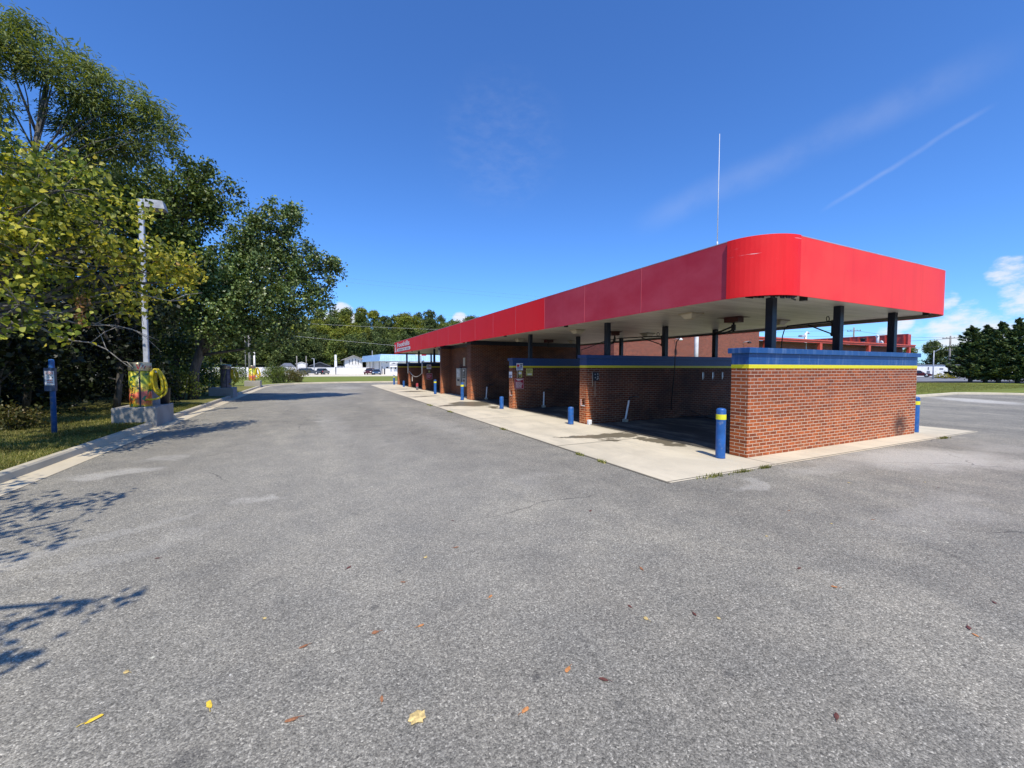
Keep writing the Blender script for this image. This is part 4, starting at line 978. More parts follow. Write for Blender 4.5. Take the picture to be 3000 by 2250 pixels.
def vac_platform(x, y0, y1, wd, label, ht=.58):
    t = thing('concrete_plinth', label, 'plinth', (x, y0, 0), 0, 'concrete plinths of the vacuum stations')
    mb = MB(); mb.box(-wd, 0, 0, y1 - y0, -.05, ht, ch=.02); part('block', mb, 'plinth', t); return t
vac_platform(-4.17, 15.15, 16.78, 1.0, 'grey concrete plinth under the nearest vacuum, dappled with leaf shade')
vac_platform(-4.14, 27.42, 28.7, 1.15, 'dark shaded concrete plinth of the middle vacuum station')
vac_platform(-4.16, 40.24, 41.4, 1.15, 'sunlit pale concrete plinth of the farthest vacuum station')
def vacuum(name, label, loc, shade_wrap=None):  # swaps in a wrap colour dulled for tree shade
    t = thing(name, label, 'vacuum', loc, 0, 'car vacuum stations along the kerb')
    r = .255
    mb = MB(); mb.lathe([(r, 0), (r, .02), (r, 1.05)], 0, 0, 32); part('canister', mb, shade_wrap or 'wrap', t)
    mb = MB(); mb.lathe([(r + .012, 1.055), (r + .014, 1.06), (r + .014, 1.27), (r, 1.29), (.1, 1.305), (.001, 1.306)], 0, 0, 32); ld = part('lid', mb, 'wrap_lid', t)
    mb = MB()   # slanting script strokes on the wrap
    def onc(a, z, rr=r + .003): return (rr * math.cos(a), rr * math.sin(a), z)
    for k in range(9):
        a0 = math.radians(-108 + 3.2 * k + (k % 2) * 2); z0 = .42 + .062 * k
        mb.quad([onc(a0 - .05, z0), onc(a0 + .09, z0 + .025), onc(a0 + .12, z0 + .05), onc(a0 - .02, z0 + .03)])
        mb.quad([onc(a0 + .0, z0 - .02), onc(a0 + .03, z0 - .02), onc(a0 + .10, z0 + .055), onc(a0 + .06, z0 + .06)])
    part('script_print', mb, 'sign_yellow', t)
    mb = MB()
    for k in range(5):
        a0 = math.radians(-122 + 2.2 * k); z0 = .30 + .07 * k
        mb.quad([onc(a0 - .07, z0), onc(a0 + .07, z0 + .03), onc(a0 + .07, z0 + .055), onc(a0 - .07, z0 + .04)])
    mb.quad([onc(a, z) for a, z in ((math.radians(-82), 0), (math.radians(-73), 0), (math.radians(-73), 1.05), (math.radians(-82), 1.05))])
    part('dark_print', mb, 'ink', t)
    mb = MB(); rr = r + .017
    for (a, z, b, z2) in ((-92, 1.24, -84, 1.10), (-84, 1.10, -74, 1.25), (-70, 1.12, -60, 1.22), (-57, 1.11, -49, 1.2)):
        a, b = math.radians(a), math.radians(b); mb.quad([onc(a, z, rr), onc(a + .08, z, rr), onc(b + .08, z2, rr), onc(b, z2, rr)])
    part('red_print', mb, 'sign_red', ld)
    mb = MB(); mb.box(.2, .42, -.05, .05, 1.0, 1.06); part('hose_hook', mb, 'steel', t)
    mb = MB()
    def loop(cx, w_, top, bot, yy, ph=0):
        P = []
        for i in range(25):
            a = PI / 2 - 2 * PI * i / 24; zz = (top + bot) / 2 + (top - bot) / 2 * math.sin(a)
            P.append((cx + w_ * math.cos(a) * (.55 + .45 * (top - zz) / (top - bot)) + .10 * (top - zz), yy + .03 * math.sin(2 * a + ph), zz))
        return P
    mb.tube(loop(.36, .14, 1.10, .36, -.05), .034, 8); mb.tube(loop(.40, .17, 1.07, .30, .03, 1), .034, 8); mb.tube(loop(.38, .12, 1.09, .42, .10, 2), .034, 8)
    mb.tube([(.33, -.02, 1.08), (.27, -.06, 1.0), (.25, -.08, .75), (.27, -.09, .5)], .034, 8)
    mb.tube([(.5, -.03, .34), (.48, -.07, .26), (.4, -.1, .22), (.3, -.13, .2), (.18, -.22, .21)], .03, 8)
    part('hose', mb, 'hose_yellow', t)
    return t
vacuum('vacuum_station', 'colourful printed vacuum canister with coiled yellow hose on the nearest plinth', (-4.64, 15.62, .58))
vacuum('vacuum_station', 'dull greyish vacuum canister in tree shade on the middle plinth', (-4.55, 27.95, .58), simple('shaded_wrap', (.20, .15, .14), .5, var=.4, scale=5))  # dull wrap colour stands for the tree shade over it
vacuum('vacuum_station', 'bright yellow wrapped vacuum with yellow hose on the farthest plinth in full sun', (-4.78, 40.75, .58))
t = thing('waste_bin', 'dark round waste bin behind the nearest vacuum canister', 'bin', (-4.38, 16.45, .58)); mb = MB(); mb.lathe([(.2, 0), (.22, .45), (.23, .47), (.2, .48)], 0, 0, 18); part('drum', mb, 'steel_dark', t); mb = MB(); mb.box(-.22, .02, -.28, -.22, .0, .42); part('side_plate', mb, 'pole_paint', t)

t = thing('lamp_post', 'grey square lamp post with a flat box light rising behind the nearest vacuum', 'lamp post', (-4.74, 16.5, .5))
mb = MB(); mb.box(-.062, .062, -.062, .062, 0, 6.4, ch=.01); part('pole', mb, 'pole_paint', t)
mb = MB(); mb.box(-.06, .12, -.05, .05, 6.13, 6.41); mb.prism([(.14, -.2), (.62, -.2), (.62, .2), (.14, .2)], 6.15, 6.4, top=[(.10, -.16), (.56, -.16), (.56, .16), (.10, .16)]); part('light_head', mb, simple('lamp_head_paint', (.27, .28, .29), .5, var=.25, scale=6), t)
mb = MB(); mb.tube([(.06, 0, 4.98), (.16, -.03, 4.96)], .03, 8); mb.tube([(.14, -.06, 5.0), (.26, -.14, 4.93)], .045, 10); part('camera', mb, 'white', t)
for (x, y, z1, r, m, lb) in ((-4.95, 43.8, 3.0, .09, 'white_pipe', 'pale blue-white pole just behind the farthest vacuum'), (-7.2, 59.5, 6.5, .17, 'wood_pole', 'weathered wooden pole behind the shrubs left of the farthest vacuum'), (-7.9, 61.5, 6.0, .07, 'wood_pole', 'thin wooden pole beside the weathered one')):
    t = thing('utility_pole', lb, 'pole', (x, y, .1)); mb = MB(); mb.tube([(0, 0, 0), (0, 0, z1)], [r, r * .8], 10); part('shaft', mb, m, t)
# ================================================================== TREES AND SHRUBS, LEFT
redbud_lobes = [(-4.6, 10.0, 4.39, .70), (-4.15, 10.5, 5.0, .72), (-3.75, 11.0, 4.66, .84), (-4.4, 10.0, 3.61, .80), (-3.9, 11.0, 3.62, .83), (-3.45, 12.0, 3.87, .78), (-2.85, 12.5, 4.2, .56), (-3.0, 12.0, 3.68, .52),
                (-4.3, 9.5, 2.75, .45), (-4.1, 10.0, 2.5, .30), (-3.75, 11.0, 4.18, .7), (-4.7, 10.0, 5.15, .6), (-3.5, 11.5, 3.2, .4), (-3.9, 10.5, 2.7, .3), (-5.2, 9.6, 3.9, .9), (-5.6, 10.4, 4.9, 1.0), (-6.3, 11.0, 5.2, 1.1), (-6.8, 10.0, 4.2, 1.1), (-5.4, 11.5, 4.1, .9), (-4.9, 12.0, 4.9, .9), (-5.3, 12.4, 5.6, .8)]
def bare_twigs(root, rs):
    mb = MB()
    for (p, d) in (((.9, -.6, 2.9), (1.5, .2, -.1)), ((1.6, .4, 2.6), (1.6, .6, -.15)), ((1.2, .2, 3.6), (1.7, .9, .3)), ((.6, -1.0, 4.6), (1.2, -.1, .9)), ((1.9, .1, 2.3), (1.2, .4, -.5)), ((2.2, .7, 3.0), (1.6, .5, .35)), ((.7, -.9, 3.7), (1.6, .2, .5))):
        P = [Vector(p) + Vector(d) * (i / 6) + Vector((0, 0, -.25 * (i / 6) ** 2 + .08 * math.sin(i * 1.3 + p[0] * 5))) for i in range(7)]
        mb.tube(P, [.022 * (1 - .12 * i) for i in range(7)], 5)
        for k in (2, 3, 4, 5):
            a = P[k]; dd = Vector(rs.normal(size=3)) * .3 + Vector(d) * .18
            mb.tube([a, a + dd * .5 + Vector((0, 0, .05)), a + dd], [.009, .007, .004], 4)
    part('bare_branches', mb, 'bark_pale', root)
    c = np.stack([2.45 + rs.normal(scale=.05, size=150), .1 + rs.normal(scale=.05, size=150), 2.95 - .62 * rs.rand(150)], 1)
    link('dead_leaves', leaves_mesh('dead_leaves', c, .075, 'L_dead', rs, droop=1.2), root)
tree('broadleaf_tree', 'yellowing broad-leaved tree with pale bare twigs reaching in front of the lamp post', 'tree', (-6.4, 10.4, .17), [(-6.4, 10.4, .1), (-6.3, 10.4, 1.3), (-6.0, 10.5, 2.6), (-5.6, 10.6, 3.8), (-5.3, 10.7, 5.0)], redbud_lobes, 320, 38, .15, .088, 'L_redbud', seed=11, shape='heart', tr=.13, droop=.7, up=.9, twigs=260, extra=bare_twigs)
tree('broadleaf_tree', 'broad-leaved tree just left of the picture whose shade falls on the near asphalt', 'tree', (-6.8, 2.4, .17), [(-6.8, 2.4, .1), (-6.6, 2.4, 1.8), (-6.0, 2.5, 3.4), (-5.4, 2.6, 4.6)],
     [(-3.55, 4.5, 4.5, .42), (-3.95, 4.1, 4.4, .45), (-4.3, 4.6, 4.3, .5), (-3.25, 3.5, 4.5, .32), (-3.3, 2.6, 4.5, .35), (-3.6, 2.4, 4.4, .38), (-2.25, 1.35, 4.3, .2), (-2.75, 1.1, 4.4, .3), (-2.45, .75, 4.3, .22), (-3.3, .9, 4.5, .4), (-4.4, 3.0, 4.7, .8), (-4.6, 1.8, 4.9, .9), (-5.6, 2.6, 5.3, 1.2), (-6.8, 2.0, 5.0, 1.3), (-5.3, 5.0, 4.8, .9), (-6.4, 5.8, 5.0, 1.0)], 290, 12, .11, .10, 'L_redbud', seed=12, shape='heart', tr=.16, droop=.7, up=.6, twigs=90)
tree('locust_tree', 'tall feathery-leaved tree at the upper left with open airy branches', 'tree', (-9.6, 19.5, .2), [(-9.6, 19.5, .1), (-9.4, 19.5, 3), (-9.0, 19.6, 6), (-8.4, 19.6, 8.6), (-8.0, 19.6, 11.2)],
     [(-8.63, 19.5, 12.85, .32), (-8.28, 19.3, 12.76, .35), (-7.8, 19.5, 12.51, .36), (-7.34, 19.7, 12.33, .41), (-6.92, 19.5, 12.03, .41), (-6.58, 19.3, 11.67, .42), (-6.09, 19.5, 11.56, .37), (-5.44, 19.5, 11.29, .43), (-5.02, 19.5, 11.16, .33), (-4.7, 19.6, 10.67, .34), (-4.9, 19.5, 10.12, .39), (-5.36, 19.8, 10.62, .57), (-6.29, 19.9, 10.8, .72), (-7.08, 19.4, 11.04, .7), (-7.83, 19.2, 11.56, .69), (-8.54, 19.2, 11.94, .67), (-7.45, 19.9, 10.26, .72), (-6.32, 20, 9.84, .74), (-5.48, 19.8, 9.72, .51), (-8.92, 19, 10.04, .46), (-7.05, 20, 9.38, .73), (-9.6, 19, 11.3, .9), (-10.4, 20, 10.2, 1.1), (-9.4, 19.5, 8.6, 1.0), (-7.6, 20, 8.4, .9), (-9.3, 19.4, 12.3, .6)],
     1250, 26, .19, .16, 'L_locust', bmat='bark', seed=21, shape='strip', limb_k=.42, tr=.17, droop=.35, up=1.2, width=.22, twigs=260, inner=.3, dirs_tan=True)
tree('shade_tree', 'tall dark green tree with dense rounded masses of leaves, behind the lamp post', 'tree', (-7.4, 23.6, .2), [(-7.4, 23.6, .1), (-7.3, 23.6, 2.6), (-6.9, 23.7, 5.4), (-6.2, 23.9, 8.2), (-5.8, 24, 10.2)],
     [(-5.34, 24, 11.48, .42), (-4.87, 24.2, 11.37, .46), (-4.36, 23.8, 11.0, .46), (-3.86, 24, 10.7, .43), (-3.46, 24, 10.38, .37), (-3.47, 24.2, 9.89, .4), (-3.73, 24, 9.28, .43), (-4.09, 24, 8.69, .46), (-5.04, 24, 10.7, .75), (-4.54, 24, 10.13, .75), (-5.82, 24, 9.81, 1.35), (-4.55, 24, 9.34, .7), (-5.1, 23.6, 9.2, .8), (-6.68, 24, 9.65, 1.5), (-5.4, 24, 7.9, 1.1), (-6.36, 24, 7.88, 1.7), (-7.31, 23, 8.58, 1.7), (-7.9, 23, 6.8, 1.7), (-6.84, 23, 5.49, 1.6), (-8.6, 23.6, 9.2, 1.4), (-9.2, 23, 7.4, 1.6), (-5.6, 23.6, 6.3, 1.3), (-4.6, 24.2, 8.5, .4)],
     560, 66, .20, .145, 'L_dark', seed=31, tr=.27, droop=.45, up=1.2, width=.8, inner=.25)
tree('shade_tree', 'glossy green tree overhanging the drive at the right end of the tree group', 'tree', (-5.5, 25.3, .2), [(-5.5, 25.3, .1), (-5.4, 25.2, 1.6), (-4.8, 24.9, 3.4), (-3.9, 24.5, 5.4), (-3.0, 24.2, 7.6), (-2.5, 24.1, 9)],
     [(-2.12, 24, 9.96, .42), (-1.53, 24.2, 9.9, .42), (-.9, 23.9, 9.6, .46), (-.6, 24, 9.1, .42), (-.95, 24.2, 8.49, .48), (-.28, 24, 8.08, .48), (.28, 23.8, 7.6, .5), (.85, 24, 7.3, .48), (1.35, 24, 7.02, .34), (.76, 24.2, 6.48, .5), (.42, 24, 5.61, .5), (.62, 24, 5.03, .33), (0, 23.8, 4.81, .56), (-2.06, 24, 9.1, .75), (-1.4, 24, 8.85, .66), (-2.71, 24, 8.9, .55), (-3.06, 24.2, 8.19, .6), (-3.27, 24, 7.5, .62), (-2.3, 23.8, 8.0, .85), (-1.5, 24.2, 7.7, .8), (-3.19, 23.5, 6.6, 1.3), (-1.8, 24, 6.9, 1.3), (-.45, 24, 6.9, .95), (-4.37, 24, 5.91, 1.5), (-2.6, 23, 5.24, 1.6), (-.92, 24, 5.54, 1.35), (-4.05, 23.5, 4.25, 1.5), (-2.12, 23.5, 3.86, 1.25), (-.75, 24, 4.2, .85), (-5.35, 25, 7.0, 1.3), (-5.67, 25, 4.99, 1.4), (-3.2, 24.2, 3.2, .8), (-1.5, 24, 3.1, .6)],
     700, 62, .165, .135, 'L_pear', seed=41, tr=.24, droop=.5, up=1.2, width=.85, inner=.2)
ust = [(-7.6, 15.4, 'L_shade', 'small dark understory tree behind the blue sign post'), (-9.2, 14.0, 'L_shade', 'shaded understory tree at the left edge behind the verge'), (-6.4, 19.2, 'L_shade', 'shaded understory tree behind the nearest vacuum plinth'), (-8.6, 19.0, 'L_shade', 'dark understory tree under the feathery tree'), (-7.0, 28.0, 'L_dark', 'leafy understory tree left of the middle vacuum'), (-8.4, 33.5, 'L_dark', 'leafy tree at the back of the verge beyond the middle vacuum'), (-11.5, 12.0, 'L_shade', 'shaded understory tree farthest left behind the verge'), (-9.6, 25.5, 'L_shade', 'shaded understory tree deep in the tree group')]
for i, (x, y, lm, lb) in enumerate(ust):
    rs = random.Random(100 + i)
    lb_ = [(x + rs.uniform(-1.1, 1.1), y + rs.uniform(-1.0, 1.0), z, rs.uniform(.75, 1.25)) for z in (1.3, 1.9, 2.4, 3.0, 3.6, 4.2, 4.9, 5.6)]
    tree('understory_tree', lb, 'tree', (x, y, .18), [(x, y, .1), (x + .15, y, 1.5), (x + .1, y + .1, 3), (x, y, 5)], lb_, 330, 13, .2, .17, lm, seed=60 + i, tr=.11, inner=.2, width=.7, group='understory trees on the verge')
# deep thicket closing the view under the crowns
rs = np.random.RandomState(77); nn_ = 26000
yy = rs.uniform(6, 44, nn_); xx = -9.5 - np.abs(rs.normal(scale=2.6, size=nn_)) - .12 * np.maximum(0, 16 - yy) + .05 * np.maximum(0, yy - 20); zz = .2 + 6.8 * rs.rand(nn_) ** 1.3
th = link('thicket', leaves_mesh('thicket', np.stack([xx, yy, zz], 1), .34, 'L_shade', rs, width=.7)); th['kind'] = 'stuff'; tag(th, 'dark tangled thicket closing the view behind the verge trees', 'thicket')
def ball(seed, r, k=7, sq=.75):
    rr = random.Random(seed); return [(rr.uniform(-.7, .7) * r, rr.uniform(-.6, .6) * r, rr.uniform(.35, .95) * r * sq * 1.5, rr.uniform(.4, .6) * r) for _ in range(k)]
shrub('sunlit rounded green bush between the nearest and middle vacuum', (-5.9, 25.0, .15), ball(1, 1.15, 9), 420, 10, .1, .1, 'L_bush', 1)
shrub('dark shaded bush in front of the sunlit one', (-6.6, 22.3, .15), ball(2, 1.2, 8), 320, 10, .12, .12, 'L_shade', 2)
shrub('bright green bush beside the middle plinth', (-5.6, 32.0, .15), ball(3, 1.1), 300, 10, .1, .1, 'L_bush', 3)
shrub('green bush behind the farthest plinth, left', (-6.4, 41.8, .15), ball(4, 1.2), 300, 10, .1, .12, 'L_pear', 4)
shrub('leafy bush just right of the farthest vacuum', (-3.6, 47.6, .12), ball(5, 1.2, 9), 320, 10, .1, .11, 'L_bush', 5)
shrub('olive bush in the middle of the row behind the kerb', (-2.7, 48.8, .12), ball(6, 1.15, 9), 320, 10, .1, .11, 'L_drybush', 6)
shrub('brownish bush at the right end of the row behind the kerb', (-1.6, 49.8, .12), ball(7, 1.0, 9), 300, 10, .1, .1, 'L_drybush', 7)
shrub('tall loose bush behind the olive one', (-3.3, 50.5, .12), ball(8, 1.35, 9), 300, 10, .13, .12, 'L_bush', 8)
shrub('low weedy clump with dry stalks at the left edge of the verge', (-6.9, 14.6, .16), [(0, 0, .25, .3), (.3, .1, .22, .28), (-.35, 0, .2, .3), (.1, -.2, .45, .2)], 160, 10, .08, .09, 'L_drybush', 9, name='weed_clump', cat='weeds')
# grass blades on the verge
rs = np.random.RandomState(5); nb = 60000
gy = 6.0 + 16 * rs.rand(nb) ** 1.2; gx = -4.42 - np.minimum(np.abs(rs.exponential(1.8, nb)), 6.5)
gz = .125 + (-4.4 - gx) / 4.6 * .075
gr = link('grass', grass_mesh('grass', np.stack([gx, gy, gz], 1), .05, rs, 'grass_blade')); gr['kind'] = 'stuff'; tag(gr, 'short mown grass blades over the shaded verge', 'grass')
rs = np.random.RandomState(6); nb = 30000
gx = rs.uniform(30, 62, nb); gy = rs.uniform(11.8, 21, nb)
gr = link('grass', grass_mesh('grass', np.stack([gx, gy, np.full(nb, .13)], 1), .06, rs, 'grass_blade')); gr['kind'] = 'stuff'; tag(gr, 'short mown grass blades over the right lawn', 'grass')
# tufts in the apron joint
tuft = [(4.74, 10.36, 'grass tuft in the apron joint level with the short bollard', .10), (4.74, 6.72, 'small grass tuft in the apron joint near the front bay', .07), (4.74, 6.0, 'small low tuft in the apron joint nearest its left corner', .06), (5.75, 4.42, 'largest green tuft along the front edge of the apron', .14), (6.42, 4.42, 'green tuft left of the brick corner at the apron edge', .10), (7.05, 4.42, 'flat little tuft below the brick corner', .08), (4.74, 15.35, 'grass tuft in the far part of the apron joint', .13), (4.74, 18.4, 'dark grassy patch in the joint by the wet concrete', .2), (14.1, 4.40, 'dark weed at the right part of the apron edge', .12)]
for i, (x, y, lb, s) in enumerate(tuft):
    rs = np.random.RandomState(200 + i); k = 90; ax = y < 4.5
    p = np.stack([rs.normal(scale=s * (1 if ax else .25), size=k), rs.normal(scale=s * (.25 if ax else 1), size=k), np.zeros(k)], 1)
    o = link('grass_tuft', grass_mesh('grass_tuft', p, .05, rs, 'grass_blade'), None, (x, y, .002)); tag(o, lb, 'weed', 'grass tufts along the apron joint')

# fallen leaves
def fallen(mat, seed, s, kind):
    rr = random.Random(seed); mb = MB(); k = 9
    out = [(math.cos(2 * PI * i / k) * s * (1.0 if kind == 'long' else .8) * rr.uniform(.75, 1.1), math.sin(2 * PI * i / k) * s * (.42 if kind == 'long' else .7) * rr.uniform(.7, 1.1)) for i in range(k)]
    for i in range(k):
        a, b = out[i], out[(i + 1) % k]
        za, zb = [.004 + s * .9 * abs(q[1]) * (4 if kind == 'long' else 2.6) * (.6 + .4 * math.sin(q[0] * 50)) for q in (a, b)]
        mb.quad([(0, 0, .008), (a[0], a[1], za), (b[0], b[1], zb)], 0, True)
    mb.tube([(-s * .8, 0, .006), (-s * 1.2, s * .1, .01), (-s * 1.7, s * .12, .004)], .0018, 4)
    return mb.mesh('fallen_leaf', mat)
LM = {k: fallen(m, i, s, kd) for i, (k, m, s, kd) in enumerate((('brown', 'fall_brown', .042, 'long'), ('orange', 'fall_orange', .045, 'long'), ('dark', 'fall_dark', .04, 'long'), ('yellow', 'fall_yellow', .05, 'long'), ('tan', 'fall_tan', .034, 'wide'), ('round', 'fall_brown', .038, 'wide')))}
fl = [('dark', -1.32, 4.70), ('dark', .24, 3.76), ('brown', 1.21, 3.74), ('tan', -.34, 3.24), ('brown', -.09, 2.80), ('orange', .62, 2.69), ('dark', 2.40, 1.98), ('tan', 2.51, 1.87), ('brown', .29, 2.17), ('brown', -.13, 2.23), ('orange', 1.29, 1.92), ('dark', 1.43, 1.77), ('orange', 1.18, 2.81), ('tan', .89, 3.66), ('brown', .62, 3.31), ('dark', 2.05, 2.25), ('tan', 2.05, 2.09), ('brown', 2.53, 2.64), ('dark', 1.39, 4.42), ('orange', 3.71, 1.75), ('dark', 3.78, 2.05), ('brown', 5.77, 2.36), ('tan', 8.40, 2.81), ('dark', 3.94, 1.07), ('orange', 3.87, 1.02), ('dark', 2.33, 1.07), ('brown', 5.21, 2.96), ('round', .33, 2.75), ('tan', -1.0, 3.0), ('dark', 4.54, 1.11), ('tan', 5.2, 2.5), ('dark', 3.0, 4.0), ('orange', .94, 1.78), ('tan', 4.2, 2.6), ('tan', 7.3, 3.3), ('dark', 8.2, 2.6)]
LBL = dict(brown='small curled brown leaf on the grey asphalt', orange='small orange leaf on the grey asphalt', dark='small dark reddish leaf on the grey asphalt', tan='tiny tan leaf fragment on the grey asphalt')
rr = random.Random(9)
for kd, x, y in fl:
    o = link('fallen_leaf', LM[kd], None, (x, y, .002), rr.uniform(0, 6.28)); s = rr.uniform(.5, .78); o.scale = (s, s, s)
    tag(o, LBL.get(kd, 'rounded brown curled leaf near the middle of the asphalt'), 'leaf', None if kd == 'round' else f'{kd} fallen leaves on the asphalt')
for x, y, rz, s, lb in ((-.52, 2.52, 1.9, .7, 'bright yellow curled leaf with a dark tip on the near asphalt'), (-1.01, 2.66, .5, .75, 'slim bright yellow leaf at the lower left of the asphalt')):
    o = link('fallen_leaf', LM['yellow'], None, (x, y, .002), rz); o.scale = (s,) * 3; tag(o, lb, 'leaf')
rs = random.Random(4); mb = MB(); lobes = [(0, .10), (.045, .075), (.07, .085), (.075, .03), (.09, -.01), (.06, -.03), (.065, -.06), (.01, -.05), (-.045, -.08), (-.055, -.035), (-.085, -.03), (-.07, .02), (-.075, .055), (-.035, .07)]
for i in range(len(lobes)):
    a, b = lobes[i], lobes[(i + 1) % len(lobes)]; mb.quad([(0, .01, .02), (a[0], a[1], .006 + .05 * abs(a[0]) ** .7 * (i % 3) / 2), (b[0], b[1], .006 + .05 * abs(b[0]) ** .7 * ((i + 1) % 3) / 2)], 0, True)
o = part('fallen_leaf', mb, 'fall_tan'); o.location = (.43, 1.97, .002); o.rotation_euler.z = -.3; o.scale = (.5,) * 3; tag(o, 'largest fallen leaf, pale yellow and crumpled, at the bottom centre', 'leaf')
# ================================================================== BACKGROUND, FAR LEFT AND CENTRE
wl = thing('boundary_wall', 'long low white block wall behind the parked cars', 'wall', (0, 108, .03))
mb = MB(); mb.box(-46, 12.4, 0, .25, -.1, 1.56, ch=.02); part('wall', mb, 'wall_white', wl)
mb = MB(); mb.box(-46.02, 12.42, -.03, .28, 1.56, 1.64); part('coping', mb, 'wall_white', wl)
t = thing('pylon_sign', 'tall sign with two blank white rounded panels on a dark pole by the white wall', 'sign', (4.45, 104, .02))
mb = MB(); mb.box(-.1, .1, -.1, .1, 0, 4.3); part('pole', mb, 'door_dark', t)
mb = MB(); mb.box(-.28, .28, -.2, .2, 1.75, 3.3, ch=.08); part('panel', mb, 'white', t); mb = MB(); mb.box(-.24, .24, -.2, .2, 3.36, 4.6, ch=.08); part('panel', mb, 'white', t)
def car(name, label, loc, rz, col, L=4.4, Wd=1.75, Ht=1.5, suv=True, cat='car'):
    t = thing(name, label, cat, loc, rz, None); h = Wd / 2
    paint = simple('car_paint', col, .22, .3, var=.04, spec=.6)
    # body: side profile lofted across the width
    hood = .62 * Ht if suv else .55 * Ht; belt = .66 * Ht if suv else .6 * Ht
    prof = [(-L / 2, .38), (-L / 2 + .02, belt - .06), (-L * .40, belt), (L * .18, belt), (L * .44, hood - .04), (L / 2 - .02, hood - .18), (L / 2, .40), (L * .46, .26), (-L * .46, .26)]
    mb = MB(); k = len(prof)
    secs = [(-h, .94), (-h * .86, 1.0), (h * .86, 1.0), (h, .94)]
    for y, s in secs: mb.v += [(x * (1 if abs(y) < h else .985), y, .26 + (z - .26) * s) for x, z in prof]
    for a in range(3):
        for i in range(k): j = (i + 1) % k; mb.f.append((a * k + i, a * k + j, (a + 1) * k + j, (a + 1) * k + i)); mb.mi.append(0); mb.sm.append(False)
    mb.f.append(tuple(range(k - 1, -1, -1))); mb.f.append(tuple(range(3 * k, 4 * k))); mb.mi += [0, 0]; mb.sm += [False, False]
    part('body', mb, paint, t)
    x0, x1, x2, x3 = (-L * .47, -L * .42, L * .06, L * .22) if suv else (-L * .36, -L * .2, L * .08, L * .25)
    lo = [(x0, -h * .86), (x3, -h * .86), (x3, h * .86), (x0, h * .86)]; hi = [(x1, -h * .68), (x2, -h * .68), (x2, h * .68), (x1, h * .68)]
    mb = MB(); mb.prism(lo, belt - .01, Ht - .06, top=hi); part('window', mb, 'glass', t)
    mb = MB(); mb.prism([(a - (.03 if a < 0 else -.03), b * 1.03) for a, b in hi], Ht - .062, Ht, top=[(a * .96, b * .9) for a, b in hi])
    for sx, ex in ((x0, x1), ((x0 + x3) / 2, (x1 + x2) / 2), (x3, x2)):
        for sy in (-1, 1): mb.tube([(sx, sy * h * .87, belt - .02), (ex, sy * h * .69, Ht - .04)], .045, 4)
    part('roof', mb, paint, t)
    for sx in (-L * .3, L * .31):
        for sy in (-1, 1):
            mb = MB(); b0 = len(mb.v); mb.lathe([(.2, -.1), (.32, -.1), (.33, -.05), (.33, .05), (.32, .1), (.2, .1)], 0, 0, 18); mb.v = [(sx + x, sy * (h - .08) + z, .33 + y) for x, y, z in mb.v]
            wh = part('wheel', mb, 'tyre', t)
            mb = MB(); mb.lathe([(.19, .0), (.19, .115), (.05, .12)], 0, 0, 14); mb.v = [(sx + x, sy * (h - .08) + sy * z, .33 + y) for x, y, z in mb.v]; part('rim', mb, 'rim', wh)
    for sy in (-1, 1):
        mb = MB(); mb.box(L / 2 - .12, L / 2 - .005, sy * h * .72 - .16, sy * h * .72 + .16, hood - .3, hood - .17); part('headlight', mb, 'white', t)
        mb = MB(); mb.box(-L / 2 - .006, -L / 2 + .1, sy * h * .78 - .1, sy * h * .78 + .1, belt - .35, belt - .1); part('tail_light', mb, 'ink_red', t)
    return t
car('parked_car', 'dark grey estate car side-on against the white wall', (-1.0, 103.2, .03), 0, (.07, .08, .10), 4.3, 1.75, 1.46, True)
car('parked_car', 'dark compact car nose-on, right of the grey estate', (1.75, 105.6, .03), 1.2, (.035, .045, .06), 4.0, 1.7, 1.42, True)
car('parked_car', 'dark car mostly hidden behind the tail of the grey estate', (-2.6, 105.6, .03), 1.9, (.05, .03, .035), 4.2, 1.7, 1.4, False)
car('parked_van', 'white sport utility car half hidden by the shrubs', (-6.1, 101.2, .03), 0, (.75, .75, .74), 5.0, 1.9, 1.75, True, 'car')
car('parked_car', 'maroon car parked by the corner of the blue-roofed building', (11.6, 100.4, .03), -1.9, (.10, .02, .022), 4.4, 1.8, 1.5, True)
car('parked_car', 'blue-grey car facing out beside the maroon one', (12.9, 98.6, .03), -1.75, (.06, .11, .20), 4.2, 1.75, 1.3, False)
car('parked_van', 'white pickup cab showing over the wall beside the white house', (5.9, 111.5, .03), .2, (.72, .72, .72), 4.6, 1.8, 1.95, False, 'car')
def gable(name, label, x0, x1, y, d, eave, ridge, wallm, roofm, over=.4, cat='house', z0=0.0, win=()):
    t = thing(name, label, cat, ((x0 + x1) / 2, y, .03)); h = (x1 - x0) / 2
    mb = MB(); mb.box(-h, h, 0, d, z0, eave)
    mb.prism([(-h, .0), (h, .0), (h, d), (-h, d)], eave, ridge - .06, top=[(-.02, .0), (.02, .0), (.02, d), (-.02, d)]); part('wall', mb, wallm, t)
    mb = MB(); s = (ridge - eave) / h
    for sg_ in (-1, 1):
        a = (sg_ * (h + over), -over, eave - s * over); b = (0, -over, ridge); c = (0, d + over, ridge); e = (sg_ * (h + over), d + over, eave - s * over)
        up = lambda p: (p[0], p[1], p[2] + .14)
        for f in ((a, b, c, e), (up(e), up(c), up(b), up(a)), (a, up(a), up(b), b), (e, c, up(c), up(e)), (a, e, up(e), up(a))): mb.quad(f)
    part('roof', mb, roofm, t)
    for (wx0, wx1, wz0, wz1) in win: mb = MB(); mb.box(wx0, wx1, -.03, .02, wz0, wz1); part('window', mb, 'door_dark', t)
    return t
gable('white_shed', 'small white gabled shed behind the white wall', -4.3, -1.8, 120, 6, 2.5, 2.95, 'stucco', 'stucco', .15, 'shed')
